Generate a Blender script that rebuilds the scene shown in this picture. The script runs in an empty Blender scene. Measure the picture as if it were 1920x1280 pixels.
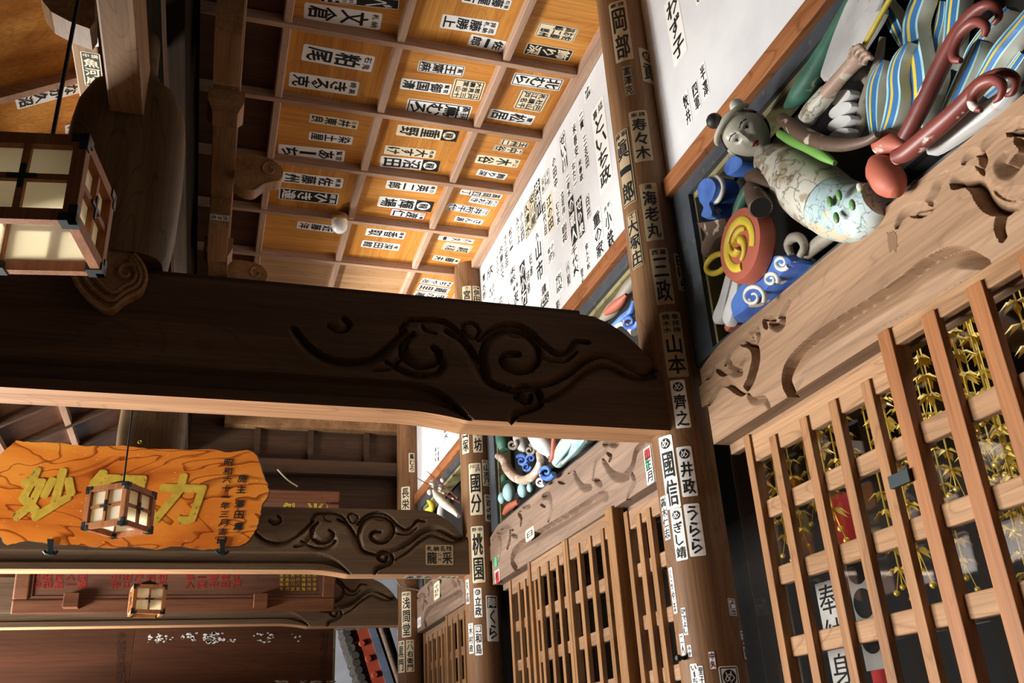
import bpy, math, random, colorsys
import numpy as np
from mathutils import Vector, Matrix
random.seed(7); np.random.seed(7)
SC = bpy.context.scene
COL = SC.collection
PI = math.pi
# ------------------------------------------------------------------ camera
FPX = 1706.65
CAM = np.array([-2.2009, -3.8537, 1.55])
def cam_rot(yaw, pitch, roll):
    cy, sy, cp, sp = math.cos(yaw), math.sin(yaw), math.cos(pitch), math.sin(pitch)
    fw = np.array([sy*cp, cy*cp, sp]); rt = np.array([cy, -sy, 0]); up = np.cross(rt, fw)
    cr, sr = math.cos(roll), math.sin(roll)
    return np.stack([cr*rt+sr*up, -sr*rt+cr*up, fw], 1)
ROT = cam_rot(.3342, .428, -.0614)
cd = bpy.data.cameras.new('camera'); cam = bpy.data.objects.new('camera', cd); COL.objects.link(cam)
M = Matrix(((ROT[0][0], ROT[0][1], -ROT[0][2], CAM[0]), (ROT[1][0], ROT[1][1], -ROT[1][2], CAM[1]),
            (ROT[2][0], ROT[2][1], -ROT[2][2], CAM[2]), (0, 0, 0, 1)))
cam.matrix_world = M
cd.sensor_fit = 'HORIZONTAL'; cd.sensor_width = 36; cd.lens = 36*FPX/1920; cd.clip_start = .05
SC.camera = cam
# ------------------------------------------------------------------ light and exposure
SC.view_settings.view_transform = 'Standard'; SC.view_settings.look = 'None'
SC.view_settings.exposure = 0.0; SC.view_settings.gamma = 1.0
SC.cycles.use_denoising = True
W = bpy.data.worlds.new('world'); SC.world = W; W.use_nodes = True
W.node_tree.nodes['Background'].inputs[0].default_value = (.80, .87, 1, 1)
W.node_tree.nodes['Background'].inputs[1].default_value = .03
def area(name, loc, target, sx, sy, power, color):
    d = bpy.data.lights.new(name, 'AREA'); d.shape = 'RECTANGLE'; d.size = sx; d.size_y = sy
    d.energy = power; d.color = color
    o = bpy.data.objects.new(name, d); COL.objects.link(o); o.location = loc
    o.rotation_euler = (Vector(target)-Vector(loc)).to_track_quat('-Z', 'Y').to_euler()
    return o
area('daylight_front_opening', (-9.0, 2.6, .75), (0, .6, 3.0), 4.8, 1.3, 1500, (1, .965, .91))
area('daylight_front_corner', (-8.0, 7.0, .95), (0, 1.0, 4.2), 3.0, 1.7, 2300, (1, .965, .91))
area('daylight_ground_bounce', (-6.6, 2.4, .10), (-2.0, 2.6, 4.0), 4.0, 2.4, 75, (1, .90, .76))
area('hall_fill', (.62, -1.8, 3.45), (.62, -1.8, 0), .5, 2.8, 13, (.95, .95, 1)).rotation_euler = (0, 0, 0)  # added fill light to brighten the hall ornaments, not a real lamp
# ------------------------------------------------------------------ pixel rays on real planes
def ray(x, y): return ROT @ np.array([(x-960)/FPX, -(y-640)/FPX, 1.0])
def on(ax, v, x, y):
    d = ray(x, y); i = 'XYZ'.index(ax); return CAM+d*((v-CAM[i])/d[i])
def depth(P): return float((np.asarray(P)-CAM) @ ROT[:, 2])
def oncyl(cx, cy, r, x, y):
    d = ray(x, y); o = CAM[:2]-np.array([cx, cy]); a = d[:2] @ d[:2]; b = o @ d[:2]; c = o @ o-r*r
    disc = max(b*b-a*c, 0); t = (-b-math.sqrt(disc))/a; P = CAM+t*d
    return math.atan2(P[1]-cy, P[0]-cx), P[2]
# ------------------------------------------------------------------ materials
def nt(name):
    m = bpy.data.materials.new(name); m.use_nodes = True
    return m, m.node_tree.nodes, m.node_tree.links, m.node_tree.nodes['Principled BSDF']
def flat(name, c, rough=.6, metal=0, spec=.3):
    m, n, l, b = nt(name); b.inputs['Base Color'].default_value = (*c, 1); b.inputs['Roughness'].default_value = rough
    b.inputs['Metallic'].default_value = metal; b.inputs['Specular IOR Level'].default_value = spec
    return m
def ramp(n, stops):
    r = n.new('ShaderNodeValToRGB'); e = r.color_ramp.elements
    while len(e) < len(stops): e.new(.5)
    for i, (p, c) in enumerate(stops): e[i].position = p; e[i].color = (*c, 1)
    return r
def coords(n, l, scale, rand=True):
    tc = n.new('ShaderNodeTexCoord'); mp = n.new('ShaderNodeMapping'); mp.inputs['Scale'].default_value = scale
    if rand:
        oi = n.new('ShaderNodeObjectInfo'); ml = n.new('ShaderNodeMath'); ml.operation = 'MULTIPLY'; ml.inputs[1].default_value = 37.0
        l.new(oi.outputs['Random'], ml.inputs[0]); ad = n.new('ShaderNodeVectorMath'); ad.operation = 'ADD'
        l.new(tc.outputs['Object'], ad.inputs[0]); l.new(ml.outputs[0], ad.inputs[1]); l.new(ad.outputs[0], mp.inputs['Vector'])
    else: l.new(tc.outputs['Object'], mp.inputs['Vector'])
    return mp
def noise(n, l, mp, scale, detail=4, dist=0.0):
    t = n.new('ShaderNodeTexNoise'); t.inputs['Scale'].default_value = scale; t.inputs['Detail'].default_value = detail
    t.inputs['Distortion'].default_value = dist; l.new(mp.outputs[0], t.inputs['Vector']); return t
def mix(n, l, a, b, fac, mode='MIX'):
    x = n.new('ShaderNodeMix'); x.data_type = 'RGBA'; x.blend_type = mode
    for sock, v in ((6, a), (7, b)):
        if isinstance(v, tuple): x.inputs[sock].default_value = (*v, 1)
        else: l.new(v, x.inputs[sock])
    if isinstance(fac, float): x.inputs[0].default_value = fac
    else: l.new(fac, x.inputs[0])
    return x.outputs[2]
def wood(name, dark, light, axis='X', s=1.0, rough=.6, lines=.55, figure=0.0, spec=.25):
    """timber: long soft streaks, fine grain and contour lines of the growth rings along one axis"""
    m, n, l, b = nt(name)
    sc = [7*s, 7*s, 7*s]; sc['XYZ'.index(axis)] = .55*s
    mp = coords(n, l, sc)
    n1 = noise(n, l, mp, 1.0, 5, .4)
    r1 = ramp(n, [(.32, dark), (.68, light)]); l.new(n1.outputs[0], r1.inputs[0])
    sf = [70*s, 70*s, 70*s]; sf['XYZ'.index(axis)] = 1.6*s
    mf = coords(n, l, sf); n2 = noise(n, l, mf, 1.0, 3)
    r2 = ramp(n, [(.3, (.62, .6, .58)), (.65, (1, 1, 1))]); l.new(n2.outputs[0], r2.inputs[0])
    c = mix(n, l, r1.outputs[0], r2.outputs[0], .7, 'MULTIPLY')
    sr = [2.6*s, 2.6*s, 2.6*s]; sr['XYZ'.index(axis)] = .5*s
    mr = coords(n, l, sr); n3 = noise(n, l, mr, 1.0, 1.5, .8+figure)
    pp = n.new('ShaderNodeMath'); pp.operation = 'MULTIPLY'; pp.inputs[1].default_value = 16; l.new(n3.outputs[0], pp.inputs[0])
    fr = n.new('ShaderNodeMath'); fr.operation = 'FRACT'; l.new(pp.outputs[0], fr.inputs[0])
    r3 = ramp(n, [(0, (.45, .36, .3)), (.12, (1, 1, 1)), (.9, (1, 1, 1)), (1, (.75, .68, .62))]); l.new(fr.outputs[0], r3.inputs[0])
    c = mix(n, l, c, r3.outputs[0], lines, 'MULTIPLY')
    l.new(c, b.inputs['Base Color']); b.inputs['Roughness'].default_value = rough; b.inputs['Specular IOR Level'].default_value = spec
    bp = n.new('ShaderNodeBump'); bp.inputs['Strength'].default_value = .12; bp.inputs['Distance'].default_value = .004
    l.new(n2.outputs[0], bp.inputs['Height']); l.new(bp.outputs[0], b.inputs['Normal'])
    return m
def flaked(name, c, under=(.62, .55, .44), amount=.42, scale=9, rough=.5, c2=None, crack=0.0):
    """old paint with flaked patches showing ground colour"""
    m, n, l, b = nt(name); mp = coords(n, l, (1, 1, 1))
    n0 = noise(n, l, mp, scale*.5, 4); r0 = ramp(n, [(.35, tuple(v*.75 for v in c)), (.7, c2 or c)]); l.new(n0.outputs[0], r0.inputs[0])
    n1 = noise(n, l, mp, scale, 7, .3); r1 = ramp(n, [(amount-.02, (1, 1, 1)), (amount+.02, (0, 0, 0))]); l.new(n1.outputs[0], r1.inputs[0])
    cc = mix(n, l, r0.outputs[0], under, r1.outputs[0])
    if crack:
        v = n.new('ShaderNodeTexVoronoi'); v.feature = 'DISTANCE_TO_EDGE'; v.inputs['Scale'].default_value = crack
        nd = noise(n, l, mp, 14, 3); ad = n.new('ShaderNodeMix'); ad.data_type = 'VECTOR'; ad.inputs[0].default_value = .12
        l.new(mp.outputs[0], ad.inputs[4]); l.new(nd.outputs[1], ad.inputs[5]); l.new(ad.outputs[1], v.inputs['Vector'])
        rv = ramp(n, [(.0, (.16, .14, .12)), (.035, (1, 1, 1))]); l.new(v.outputs[0], rv.inputs[0])
        cc = mix(n, l, cc, rv.outputs[0], .8, 'MULTIPLY')
    l.new(cc, b.inputs['Base Color']); b.inputs['Roughness'].default_value = rough
    bp = n.new('ShaderNodeBump'); bp.inputs['Strength'].default_value = .35; bp.inputs['Distance'].default_value = .004
    l.new(n1.outputs[0], bp.inputs['Height']); l.new(bp.outputs[0], b.inputs['Normal'])
    return m
def plaster(name, c, c2, scale=3):
    m, n, l, b = nt(name); mp = coords(n, l, (1, 1, 1)); n1 = noise(n, l, mp, scale, 6)
    r = ramp(n, [(.3, c2), (.6, c)]); l.new(n1.outputs[0], r.inputs[0]); l.new(r.outputs[0], b.inputs['Base Color'])
    b.inputs['Roughness'].default_value = .85; return m
def veined(name):
    """varnished keyaki plank with dark contour veins"""
    m, n, l, b = nt(name); mp = coords(n, l, (.75, 2, 1.9), False)
    n0 = noise(n, l, mp, 1.4, 4, .5); r0 = ramp(n, [(.3, (.50, .11, .012)), (.5, (.80, .25, .03)), (.72, (.92, .40, .06))]); l.new(n0.outputs[0], r0.inputs[0])
    n1 = noise(n, l, mp, 1.1, 3, 1.0)
    ml = n.new('ShaderNodeMath'); ml.operation = 'MULTIPLY'; ml.inputs[1].default_value = 9; l.new(n1.outputs[0], ml.inputs[0])
    fr = n.new('ShaderNodeMath'); fr.operation = 'FRACT'; l.new(ml.outputs[0], fr.inputs[0])
    r1 = ramp(n, [(0, (.16, .05, .02)), (.05, (.3, .1, .05)), (.2, (1, 1, 1)), (1, (1, .95, .9))]); l.new(fr.outputs[0], r1.inputs[0])
    c = mix(n, l, r0.outputs[0], r1.outputs[0], .8, 'MULTIPLY')
    n2 = noise(n, l, mp, 45, 2); r2 = ramp(n, [(.7, (0, 0, 0)), (.76, (1, 1, 1))]); l.new(n2.outputs[0], r2.inputs[0])
    c = mix(n, l, c, (1, .62, .2), r2.outputs[0])
    l.new(c, b.inputs['Base Color']); b.inputs['Roughness'].default_value = .28; b.inputs['Specular IOR Level'].default_value = .5
    return m
def worn_board(name, c1, c2, spots):
    m, n, l, b = nt(name); mp = coords(n, l, (1.2, 9, 9)); n0 = noise(n, l, mp, 1, 5); r0 = ramp(n, [(.3, c1), (.7, c2)])
    l.new(n0.outputs[0], r0.inputs[0]); c = r0.outputs[0]
    l.new(c, b.inputs['Base Color']); b.inputs['Roughness'].default_value = .7; return m
MT = {}
MT['post'] = wood('column wood', (.15, .073, .032), (.27, .143, .068), 'Z', 1.0, .55, .5)
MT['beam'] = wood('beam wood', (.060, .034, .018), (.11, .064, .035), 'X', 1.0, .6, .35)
MT['beam_lit'] = wood('lit beam soffit wood', (.42, .21, .10), (.60, .33, .17), 'X', 1.0, .6, .45)  # soffit coloured paler than the face to hold the light from the ground
MT['lintel'] = wood('weathered lintel wood', (.235, .14, .08), (.33, .205, .125), 'Y', 1.0, .7, .35)
MT['lintel_old'] = wood('grey brown lintel wood', (.21, .14, .10), (.32, .22, .165), 'Y', 1.0, .7, .3)
MT['trim'] = wood('reddish rail wood', (.22, .075, .028), (.42, .17, .065), 'Y', 1.0, .5, .7)
MT['bar'] = wood('lattice bar wood', (.22, .10, .036), (.34, .165, .066), 'Z', 1.3, .6, .5)
MT['bar_red'] = wood('orange lattice bar wood', (.24, .088, .026), (.34, .14, .048), 'Z', 1.3, .55, .3)
MT['rail'] = wood('lattice rail wood', (.27, .145, .068), (.40, .23, .12), 'Y', 1.3, .65, .6)
MT['bar_dim'] = wood('brown lattice wood', (.24, .12, .05), (.40, .215, .095), 'Z', 1.3, .6, .4)
MT['rail_dim'] = wood('brown lattice rail wood', (.26, .15, .085), (.40, .25, .15), 'Y', 1.3, .6, .5)
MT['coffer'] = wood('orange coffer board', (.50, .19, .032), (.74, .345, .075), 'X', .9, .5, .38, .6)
MT['coffer2'] = wood('orange coffer board across', (.50, .19, .032), (.72, .33, .07), 'Y', .9, .5, .38, .6)
MT['batten'] = wood('pinkish batten wood', (.36, .22, .145), (.54, .36, .255), 'Y', 1.2, .6, .3)
MT['battenx'] = wood('pinkish cross batten wood', (.36, .21, .135), (.52, .33, .23), 'X', 1.2, .6, .3)
MT['bracket'] = wood('bracket wood', (.20, .105, .045), (.36, .20, .095), 'Y', 1.0, .55, .5)
MT['strutw'] = wood('strut wood', (.085, .052, .024), (.15, .092, .044), 'Z', 1.0, .55, .7, .8)
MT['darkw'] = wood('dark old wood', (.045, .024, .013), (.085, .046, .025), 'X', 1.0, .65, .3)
MT['shadew'] = wood('shade blackened wood', (.012, .008, .005), (.026, .016, .010), 'Y', 1.0, .9, .3, 0, .03)  # shade of the roof void put into the wood colour
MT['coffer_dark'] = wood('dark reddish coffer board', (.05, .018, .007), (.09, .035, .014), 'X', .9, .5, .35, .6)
MT['coffer_pale'] = wood('unvarnished coffer board', (.40, .22, .10), (.55, .33, .17), 'X', .9, .6, .4, .8)
MT['plaster'] = plaster('white plaster', (.72, .73, .75), (.62, .63, .66))
MT['white'] = flat('slip paper white', (.88, .87, .84), .7)
MT['cream'] = flat('slip paper cream', (.80, .70, .50), .7)
MT['old'] = flat('slip paper shaded tan', (.46, .35, .21), .7)  # tan paper, darkened further for the shade on the upper column
MT['ink'] = flat('black ink', (.012, .014, .016), .6)
MT['redink'] = flat('red ink', (.62, .03, .03), .6)
MT['fadedred'] = flat('faded red lettering', (.34, .03, .02), .7)
MT['fadedink'] = flat('faded dark lettering', (.05, .018, .01), .7)
MT['green'] = flat('green ink', (.05, .45, .22), .6)
MT['iron'] = flat('black iron', (.025, .035, .038), .45, .6)
MT['black'] = flat('black lacquer', (.012, .011, .010), .6)
MT['gold'] = flat('gilding', (.85, .60, .10), .3, .45)
MT['goldpaint'] = flaked('gold paint', (.72, .50, .06), (.16, .10, .02), .33, 30, .4)
MT['whitepaint'] = flat('white paint', (.8, .78, .74), .5)
MT['plaque'] = veined('varnished plaque wood')
MT['bark'] = flat('dark bark edge', (.05, .035, .022), .7)
MT['framew'] = wood('red brown frame wood', (.11, .040, .018), (.18, .07, .032), 'X', 1.2, .5, .3)
MT['boardw'] = wood('brown name board', (.095, .038, .02), (.145, .062, .034), 'X', 1.0, .6, .3)
MT['backb'] = wood('red brown back board', (.07, .024, .009), (.11, .038, .016), 'X', .8, .6, .3)
MT['lampw'] = wood('lantern wood', (.26, .09, .03), (.40, .16, .06), 'Z', 2, .5, .3)
MT['stone'] = plaster('worn dark floor', (.13, .10, .075), (.09, .07, .05))
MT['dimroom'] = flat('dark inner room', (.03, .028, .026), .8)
def paperlamp():
    m, n, l, b = nt('lantern paper'); b.inputs['Base Color'].default_value = (.86, .82, .70, 1); b.inputs['Roughness'].default_value = .8
    t = n.new('ShaderNodeBsdfTranslucent'); t.inputs[0].default_value = (.95, .90, .74, 1); x = n.new('ShaderNodeMixShader'); x.inputs[0].default_value = .55
    o = n['Material Output']; l.new(b.outputs[0], x.inputs[1]); l.new(t.outputs[0], x.inputs[2]); l.new(x.outputs[0], o.inputs[0]); return m
MT['lpaper'] = paperlamp()
def glassmat():
    m, n, l, b = nt('window glass'); o = n['Material Output']; t = n.new('ShaderNodeBsdfTransparent'); g = n.new('ShaderNodeBsdfGlossy'); g.inputs[1].default_value = .03
    x = n.new('ShaderNodeMixShader'); x.inputs[0].default_value = .07
    l.new(t.outputs[0], x.inputs[1]); l.new(g.outputs[0], x.inputs[2]); l.new(x.outputs[0], o.inputs[0]); return m
MT['glass'] = glassmat()
def bulbmat(name, c, e):
    m, n, l, b = nt(name); b.inputs['Base Color'].default_value = (.9, .9, .9, 1); b.inputs['Emission Color'].default_value = (*c, 1); b.inputs['Emission Strength'].default_value = e; return m
MT['bulb'] = bulbmat('lit bulb', (.85, .93, 1), 1.3)
MT['opal'] = flat('opal glass', (.85, .84, .80), .25, 0, .5)
MT['brass'] = flat('brass ring', (.60, .42, .12), .4, .6)
# ------------------------------------------------------------------ mesh tools
LOC = {}
class G:
    def __init__(s): s.v = []; s.f = []; s.m = []; s.cm = 0
    def add(s, vs, fs, m=None):
        o = len(s.v); s.v += [tuple(map(float, p)) for p in vs]
        for f in fs: s.f.append(tuple(i+o for i in f)); s.m.append(s.cm if m is None else m)
        return s
    def box(s, a, b, m=None):
        x0, y0, z0 = a; x1, y1, z1 = b
        v = [(x0, y0, z0), (x1, y0, z0), (x1, y1, z0), (x0, y1, z0), (x0, y0, z1), (x1, y0, z1), (x1, y1, z1), (x0, y1, z1)]
        return s.add(v, [(3, 2, 1, 0), (4, 5, 6, 7), (0, 1, 5, 4), (1, 2, 6, 5), (2, 3, 7, 6), (3, 0, 4, 7)], m)
    def prism(s, pts, off, m=None):
        """closed polygon of 3D points swept by a vector"""
        n = len(pts); off = np.asarray(off, float); p = [np.asarray(q, float) for q in pts]
        s.add(p+[q+off for q in p], [tuple(range(n))[::-1], tuple(range(n, 2*n))]+[(i, (i+1) % n, n+(i+1) % n, n+i) for i in range(n)], m); return s
    def tube(s, pts, rad, seg=10, m=None, flatn=None, flat_k=1.0):
        P = [np.asarray(p, float) for p in pts]; n = len(P)
        if np.isscalar(rad): rad = [rad]*n
        t0 = P[1]-P[0]; up = np.array([0, 0, 1.]) if abs(t0[2]) < .9*np.linalg.norm(t0) else np.array([1., 0, 0])
        if flatn is not None: up = np.asarray(flatn, float)
        vs = []
        for i in range(n):
            t = P[min(i+1, n-1)]-P[max(i-1, 0)]; t = t/(np.linalg.norm(t)+1e-9)
            a = np.cross(t, up); a /= np.linalg.norm(a)+1e-9; b = np.cross(a, t)
            if flatn is None: up = b
            for k in range(seg):
                th = 2*PI*k/seg; vs.append(P[i]+rad[i]*(math.cos(th)*a+flat_k*math.sin(th)*b))
        fs = [(i*seg+k, i*seg+(k+1) % seg, (i+1)*seg+(k+1) % seg, (i+1)*seg+k) for i in range(n-1) for k in range(seg)]
        fs += [tuple(range(seg))[::-1], tuple(range((n-1)*seg, n*seg))]
        return s.add(vs, fs, m)
    def lathe(s, c, prof, seg=24, axis=(0, 0, 1), m=None):
        c = np.asarray(c, float); w = np.asarray(axis, float); w /= np.linalg.norm(w)
        u = np.cross(w, [1, 0, 0] if abs(w[0]) < .8 else [0, 1, 0]); u /= np.linalg.norm(u); v = np.cross(w, u); vs = []
        for r, h in prof:
            for k in range(seg): th = 2*PI*k/seg; vs.append(c+w*h+r*(math.cos(th)*u+math.sin(th)*v))
        n = len(prof)
        fs = [(i*seg+k, i*seg+(k+1) % seg, (i+1)*seg+(k+1) % seg, (i+1)*seg+k) for i in range(n-1) for k in range(seg)]
        fs += [tuple(range(seg))[::-1], tuple(range((n-1)*seg, n*seg))]
        return s.add(vs, fs, m)
    def ball(s, c, r, seg=14, m=None, axes=None):
        c = np.asarray(c, float); r = np.ones(3)*r; A = np.eye(3) if axes is None else np.asarray(axes, float); vs = []; k = seg//2
        for i in range(k+1):
            for j in range(seg):
                th = PI*i/k; ph = 2*PI*j/seg
                vs.append(c+A.T @ (r*np.array([math.sin(th)*math.cos(ph), math.sin(th)*math.sin(ph), math.cos(th)])))
        return s.add(vs, [(i*seg+j, i*seg+(j+1) % seg, (i+1)*seg+(j+1) % seg, (i+1)*seg+j) for i in range(k) for j in range(seg)], m)
    def build(s, name, mats, parent=None, smooth=None, bevel=0):
        me = bpy.data.meshes.new(name); v = np.array(s.v, float)
        if parent is not None: o0 = LOC[parent.name]
        else: o0 = (v.min(0)+v.max(0))/2
        me.from_pydata((v-o0).tolist(), [], s.f)
        if not isinstance(mats, (list, tuple)): mats = [mats]
        for m in mats: me.materials.append(MT[m] if isinstance(m, str) else m)
        me.polygons.foreach_set('material_index', s.m)
        if smooth is not None:
            me.polygons.foreach_set('use_smooth', [True]*len(me.polygons)); me.set_sharp_from_angle(angle=math.radians(smooth))
        o = bpy.data.objects.new(name, me); COL.objects.link(o)
        if parent is not None: o.parent = parent
        else: o.location = o0
        LOC[o.name] = np.array(o0)
        if bevel:
            b = o.modifiers.new('bevel', 'BEVEL'); b.width = bevel; b.segments = 2; b.limit_method = 'ANGLE'; b.angle_limit = math.radians(50)
        return o
def tag(o, label, cat, group=None, kind=None):
    if kind: o['kind'] = kind
    if label: o['label'] = label
    if cat: o['category'] = cat
    if group: o['group'] = group
    return o
def thing(name, label, cat, loc, group=None, kind=None):
    o = bpy.data.objects.new(name, None); o.empty_display_size = .1; COL.objects.link(o); o.location = loc
    LOC[o.name] = np.array(loc, float); return tag(o, label, cat, group, kind)
def struct(o, label=None, cat=None): return tag(o, label, cat, None, 'structure')
def smooth_path(pts, n=6):
    P = np.array(pts, float)
    if len(P) < 3: return [tuple(P[0]*(1-t)+P[1]*t) for t in np.linspace(0, 1, n+1)]
    Q = np.vstack([2*P[0]-P[1], P, 2*P[-1]-P[-2]]); out = []
    for i in range(1, len(Q)-2):
        for t in np.linspace(0, 1, n, endpoint=False):
            a, b, c, d = Q[i-1], Q[i], Q[i+1], Q[i+2]
            out.append(.5*((2*b)+(-a+c)*t+(2*a-5*b+4*c-d)*t*t+(-a+3*b-3*c+d)*t**3))
    out.append(P[-1]); return [tuple(o) for o in out]
# ------------------------------------------------------------------ carved faces (real height fields)
def stroke_depth(S, Z, strokes):
    D = np.zeros_like(S)
    for pts, w, d, side in strokes:
        P = np.array(smooth_path(pts, 6)); best = np.full(S.shape, 9.0); sg = np.zeros(S.shape)
        tt = np.zeros(S.shape); n = len(P)-1
        for i in range(n):
            a, b = P[i], P[i+1]; e = b-a; L2 = e @ e+1e-12
            t = np.clip(((S-a[0])*e[0]+(Z-a[1])*e[1])/L2, 0, 1)
            dx = S-a[0]-t*e[0]; dz = Z-a[1]-t*e[1]; dd = np.hypot(dx, dz); c = e[0]*dz-e[1]*dx
            u = dd < best; best[u] = dd[u]; sg[u] = np.sign(c[u]); tt[u] = ((i+t)/n)[u]
        ww = 1.3*w*(.45+.55*np.sin(PI*np.clip(tt*.86+.07, 0, 1))**.6)
        q = best*sg*side/ww
        prof = np.where(np.abs(q) < 1, np.where(q > .8, (1-q)/.2, ((q+1)/1.8)**1.2), 0)
        D = np.maximum(D, 1.9*d*np.clip(prof, 0, 1))
    return D
def carved(name, mat, parent, frame, s0, s1, zb, zt, strokes, thick, ns, nz, extra=None, ends=None):
    """board whose front is a carved grid. frame(s, z, h) -> 3D, h = distance behind the front plane"""
    s = np.linspace(s0, s1, ns); v = np.linspace(0, 1, nz)
    B = np.array([zb(x) for x in s]); T = np.array([zt(x) for x in s])
    Z = B[None, :]+(T-B)[None, :]*v[:, None]; S = np.repeat(s[None, :], nz, 0)
    if ends is not None:
        k = np.clip(1-np.abs(S-s1)/.12, 0, 1); S = S+k*np.vectorize(ends)(Z)
    H = stroke_depth(S, Z, strokes)
    if extra is not None: H = np.maximum(H, extra(S, Z, B[None, :]+0*Z))
    g = G(); idx = lambda i, j: i*ns+j
    vs = [frame(S[i, j], Z[i, j], H[i, j]) for i in range(nz) for j in range(ns)]
    fs = [(idx(i, j), idx(i, j+1), idx(i+1, j+1), idx(i+1, j)) for i in range(nz-1) for j in range(ns-1)]
    n0 = len(vs); vs += [frame(S[0, j], Z[0, j], thick) for j in range(ns)]+[frame(S[-1, j], Z[-1, j], thick) for j in range(ns)]
    bt, tp = n0, n0+ns; fm = [0]*len(fs)
    for j in range(ns-1):
        fs.append((idx(0, j+1), idx(0, j), bt+j, bt+j+1)); fm.append(1)
        fs.append((idx(nz-1, j), idx(nz-1, j+1), tp+j+1, tp+j)); fm.append(0)
        fs.append((bt+j, tp+j, tp+j+1, bt+j+1)); fm.append(0)
    fs.append(tuple([idx(i, 0) for i in range(nz)]+[tp, bt])); fs.append(tuple([idx(i, ns-1) for i in range(nz)][::-1]+[bt+ns-1, tp+ns-1])); fm += [0, 0]
    o0 = len(g.v); g.add(vs, fs); g.m = fm
    return g.build(name, mat if isinstance(mat, (list, tuple)) else [mat, mat], parent, smooth=38)
# ------------------------------------------------------------------ setting
BAY = [0.0, 3.63, 6.50]
PLX = .065
struct(G().box((-16, -6, -.1), (3, 14, 0)).build('floor', 'stone'), 'dark worn floor of the temple porch', 'floor')
def wall_panel(y0, y1): return G().box((PLX, y0, 4.40), (PLX+.10, y1, 6.0))
struct(wall_panel(-4.2, -.0).build('wall_right', 'plaster'), 'white plaster wall above the nearest carved figure', 'wall')
struct(wall_panel(0, 3.63).build('wall_right', 'plaster'), 'bright white plaster wall covered with votive slips', 'wall')
struct(wall_panel(3.63, 6.5).build('wall_right', 'plaster'), 'white plaster wall beyond the middle column', 'wall')
ZC = 5.853
ceil = thing('ceiling', 'orange coffered wooden ceiling with pale battens', 'ceiling', (-1, 1.8, ZC), None, 'structure')
XS = [-2.716, -1.99, -1.264, -.538, .10]; Y0c, PYc = .72, .7367
for i in range(-2, 9):
    for j in range(4):
        y0, y1 = Y0c+PYc*(i-1), Y0c+PYc*i
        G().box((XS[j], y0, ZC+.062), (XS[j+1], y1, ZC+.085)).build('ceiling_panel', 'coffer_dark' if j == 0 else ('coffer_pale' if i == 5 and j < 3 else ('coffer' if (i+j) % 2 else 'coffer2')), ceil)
for x in XS[:-1]:
    g = G(); w = .027; y0, y1 = -1.6, 6.4
    g.prism([(x-w-.004, y0, ZC+.064), (x-w, y0, ZC+.006), (x-w+.006, y0, ZC), (x+w-.006, y0, ZC), (x+w, y0, ZC+.006), (x+w+.004, y0, ZC+.064)], (0, y1-y0, 0))
    g.build('batten', 'batten', ceil)
for i in range(-2, 9):
    y = Y0c+PYc*i; G().box((XS[0], y-.022, ZC-.010), (.062, y+.022, ZC+.0615)).build('cross_batten', 'battenx', ceil, bevel=.003)
tr = G().box((-.018, -1.6, ZC-.012), (.064, 6.4, ZC+.061)).build('trim_1', 'batten', bevel=.004); struct(tr, 'pale wooden rail between ceiling and plaster wall', 'trim')
# coffered eaves falling away to the left
ev = thing('ceiling', 'orange coffered eaves ceiling sloping down left of the beams', 'ceiling', (-4, 2, 4.7), None, 'structure')
def evz(x): return 5.3+.6*(x+3.0)
def slope_box(g, x0, x1, y0, y1, lo, hi):
    g.prism([(x0, y0, evz(x0)+lo), (x1, y0, evz(x1)+lo), (x1, y0, evz(x1)+hi), (x0, y0, evz(x0)+hi)], (0, y1-y0, 0)); return g
for i in range(-2, 10):
    for j in range(6):
        x1 = -3.125-.55*j; slope_box(G(), x1-.55, x1, Y0c+PYc*(i-1), Y0c+PYc*i, .06, .085).build('ceiling_panel', 'coffer' if i < 3 else 'coffer_dark', ev)  # rows further back darkened to stand in for shade
for j in range(1, 6):
    x = -3.125-.55*j; slope_box(G(), x-.025, x+.025, -2.2, 7.2, 0, .061).build('batten', 'batten', ev)
for i in range(-2, 10):
    y = Y0c+PYc*i+.05; slope_box(G(), -6.2, -3.125, y-.025, y+.025, -.012, .061).build('cross_batten', 'battenx' if i < 3 else 'darkw', ev)  # far cross battens use dark wood for that same shade
struct(G().box((-6.3, -6, 6.25), (2.8, 8.2, 6.35)).build('ceiling', 'shadew'), 'dark boards of the roof space', 'ceiling')
# inner hall behind the lattice
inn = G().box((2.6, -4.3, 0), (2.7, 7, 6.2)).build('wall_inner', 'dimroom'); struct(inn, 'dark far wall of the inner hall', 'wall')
struct(G().box((-9, -6.2, 0), (.2, -6.1, 6.3)).build('light_block_behind', 'dimroom'), 'added dark panel blocking light behind the viewer', 'wall')  # unseen panel added to keep sky light out from behind
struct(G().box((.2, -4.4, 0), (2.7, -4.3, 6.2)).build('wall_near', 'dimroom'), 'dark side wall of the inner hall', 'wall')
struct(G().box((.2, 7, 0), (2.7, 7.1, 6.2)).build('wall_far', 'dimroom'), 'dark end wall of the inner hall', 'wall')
# back of the porch above the furthest carved beam
bw = thing('wall_back', 'dark board wall with battens above the furthest beam', 'wall', (-1.5, 6.62, 3.6), None, 'structure')
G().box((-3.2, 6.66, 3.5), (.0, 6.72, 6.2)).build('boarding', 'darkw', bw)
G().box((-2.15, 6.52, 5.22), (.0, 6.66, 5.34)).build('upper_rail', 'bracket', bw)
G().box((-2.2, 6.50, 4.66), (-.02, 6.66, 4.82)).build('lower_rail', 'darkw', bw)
for x in (-1.77, -1.16, -.50): G().box((x-.03, 6.6, 4.82), (x+.03, 6.66, 5.22)).build('batten', 'darkw', bw)
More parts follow.
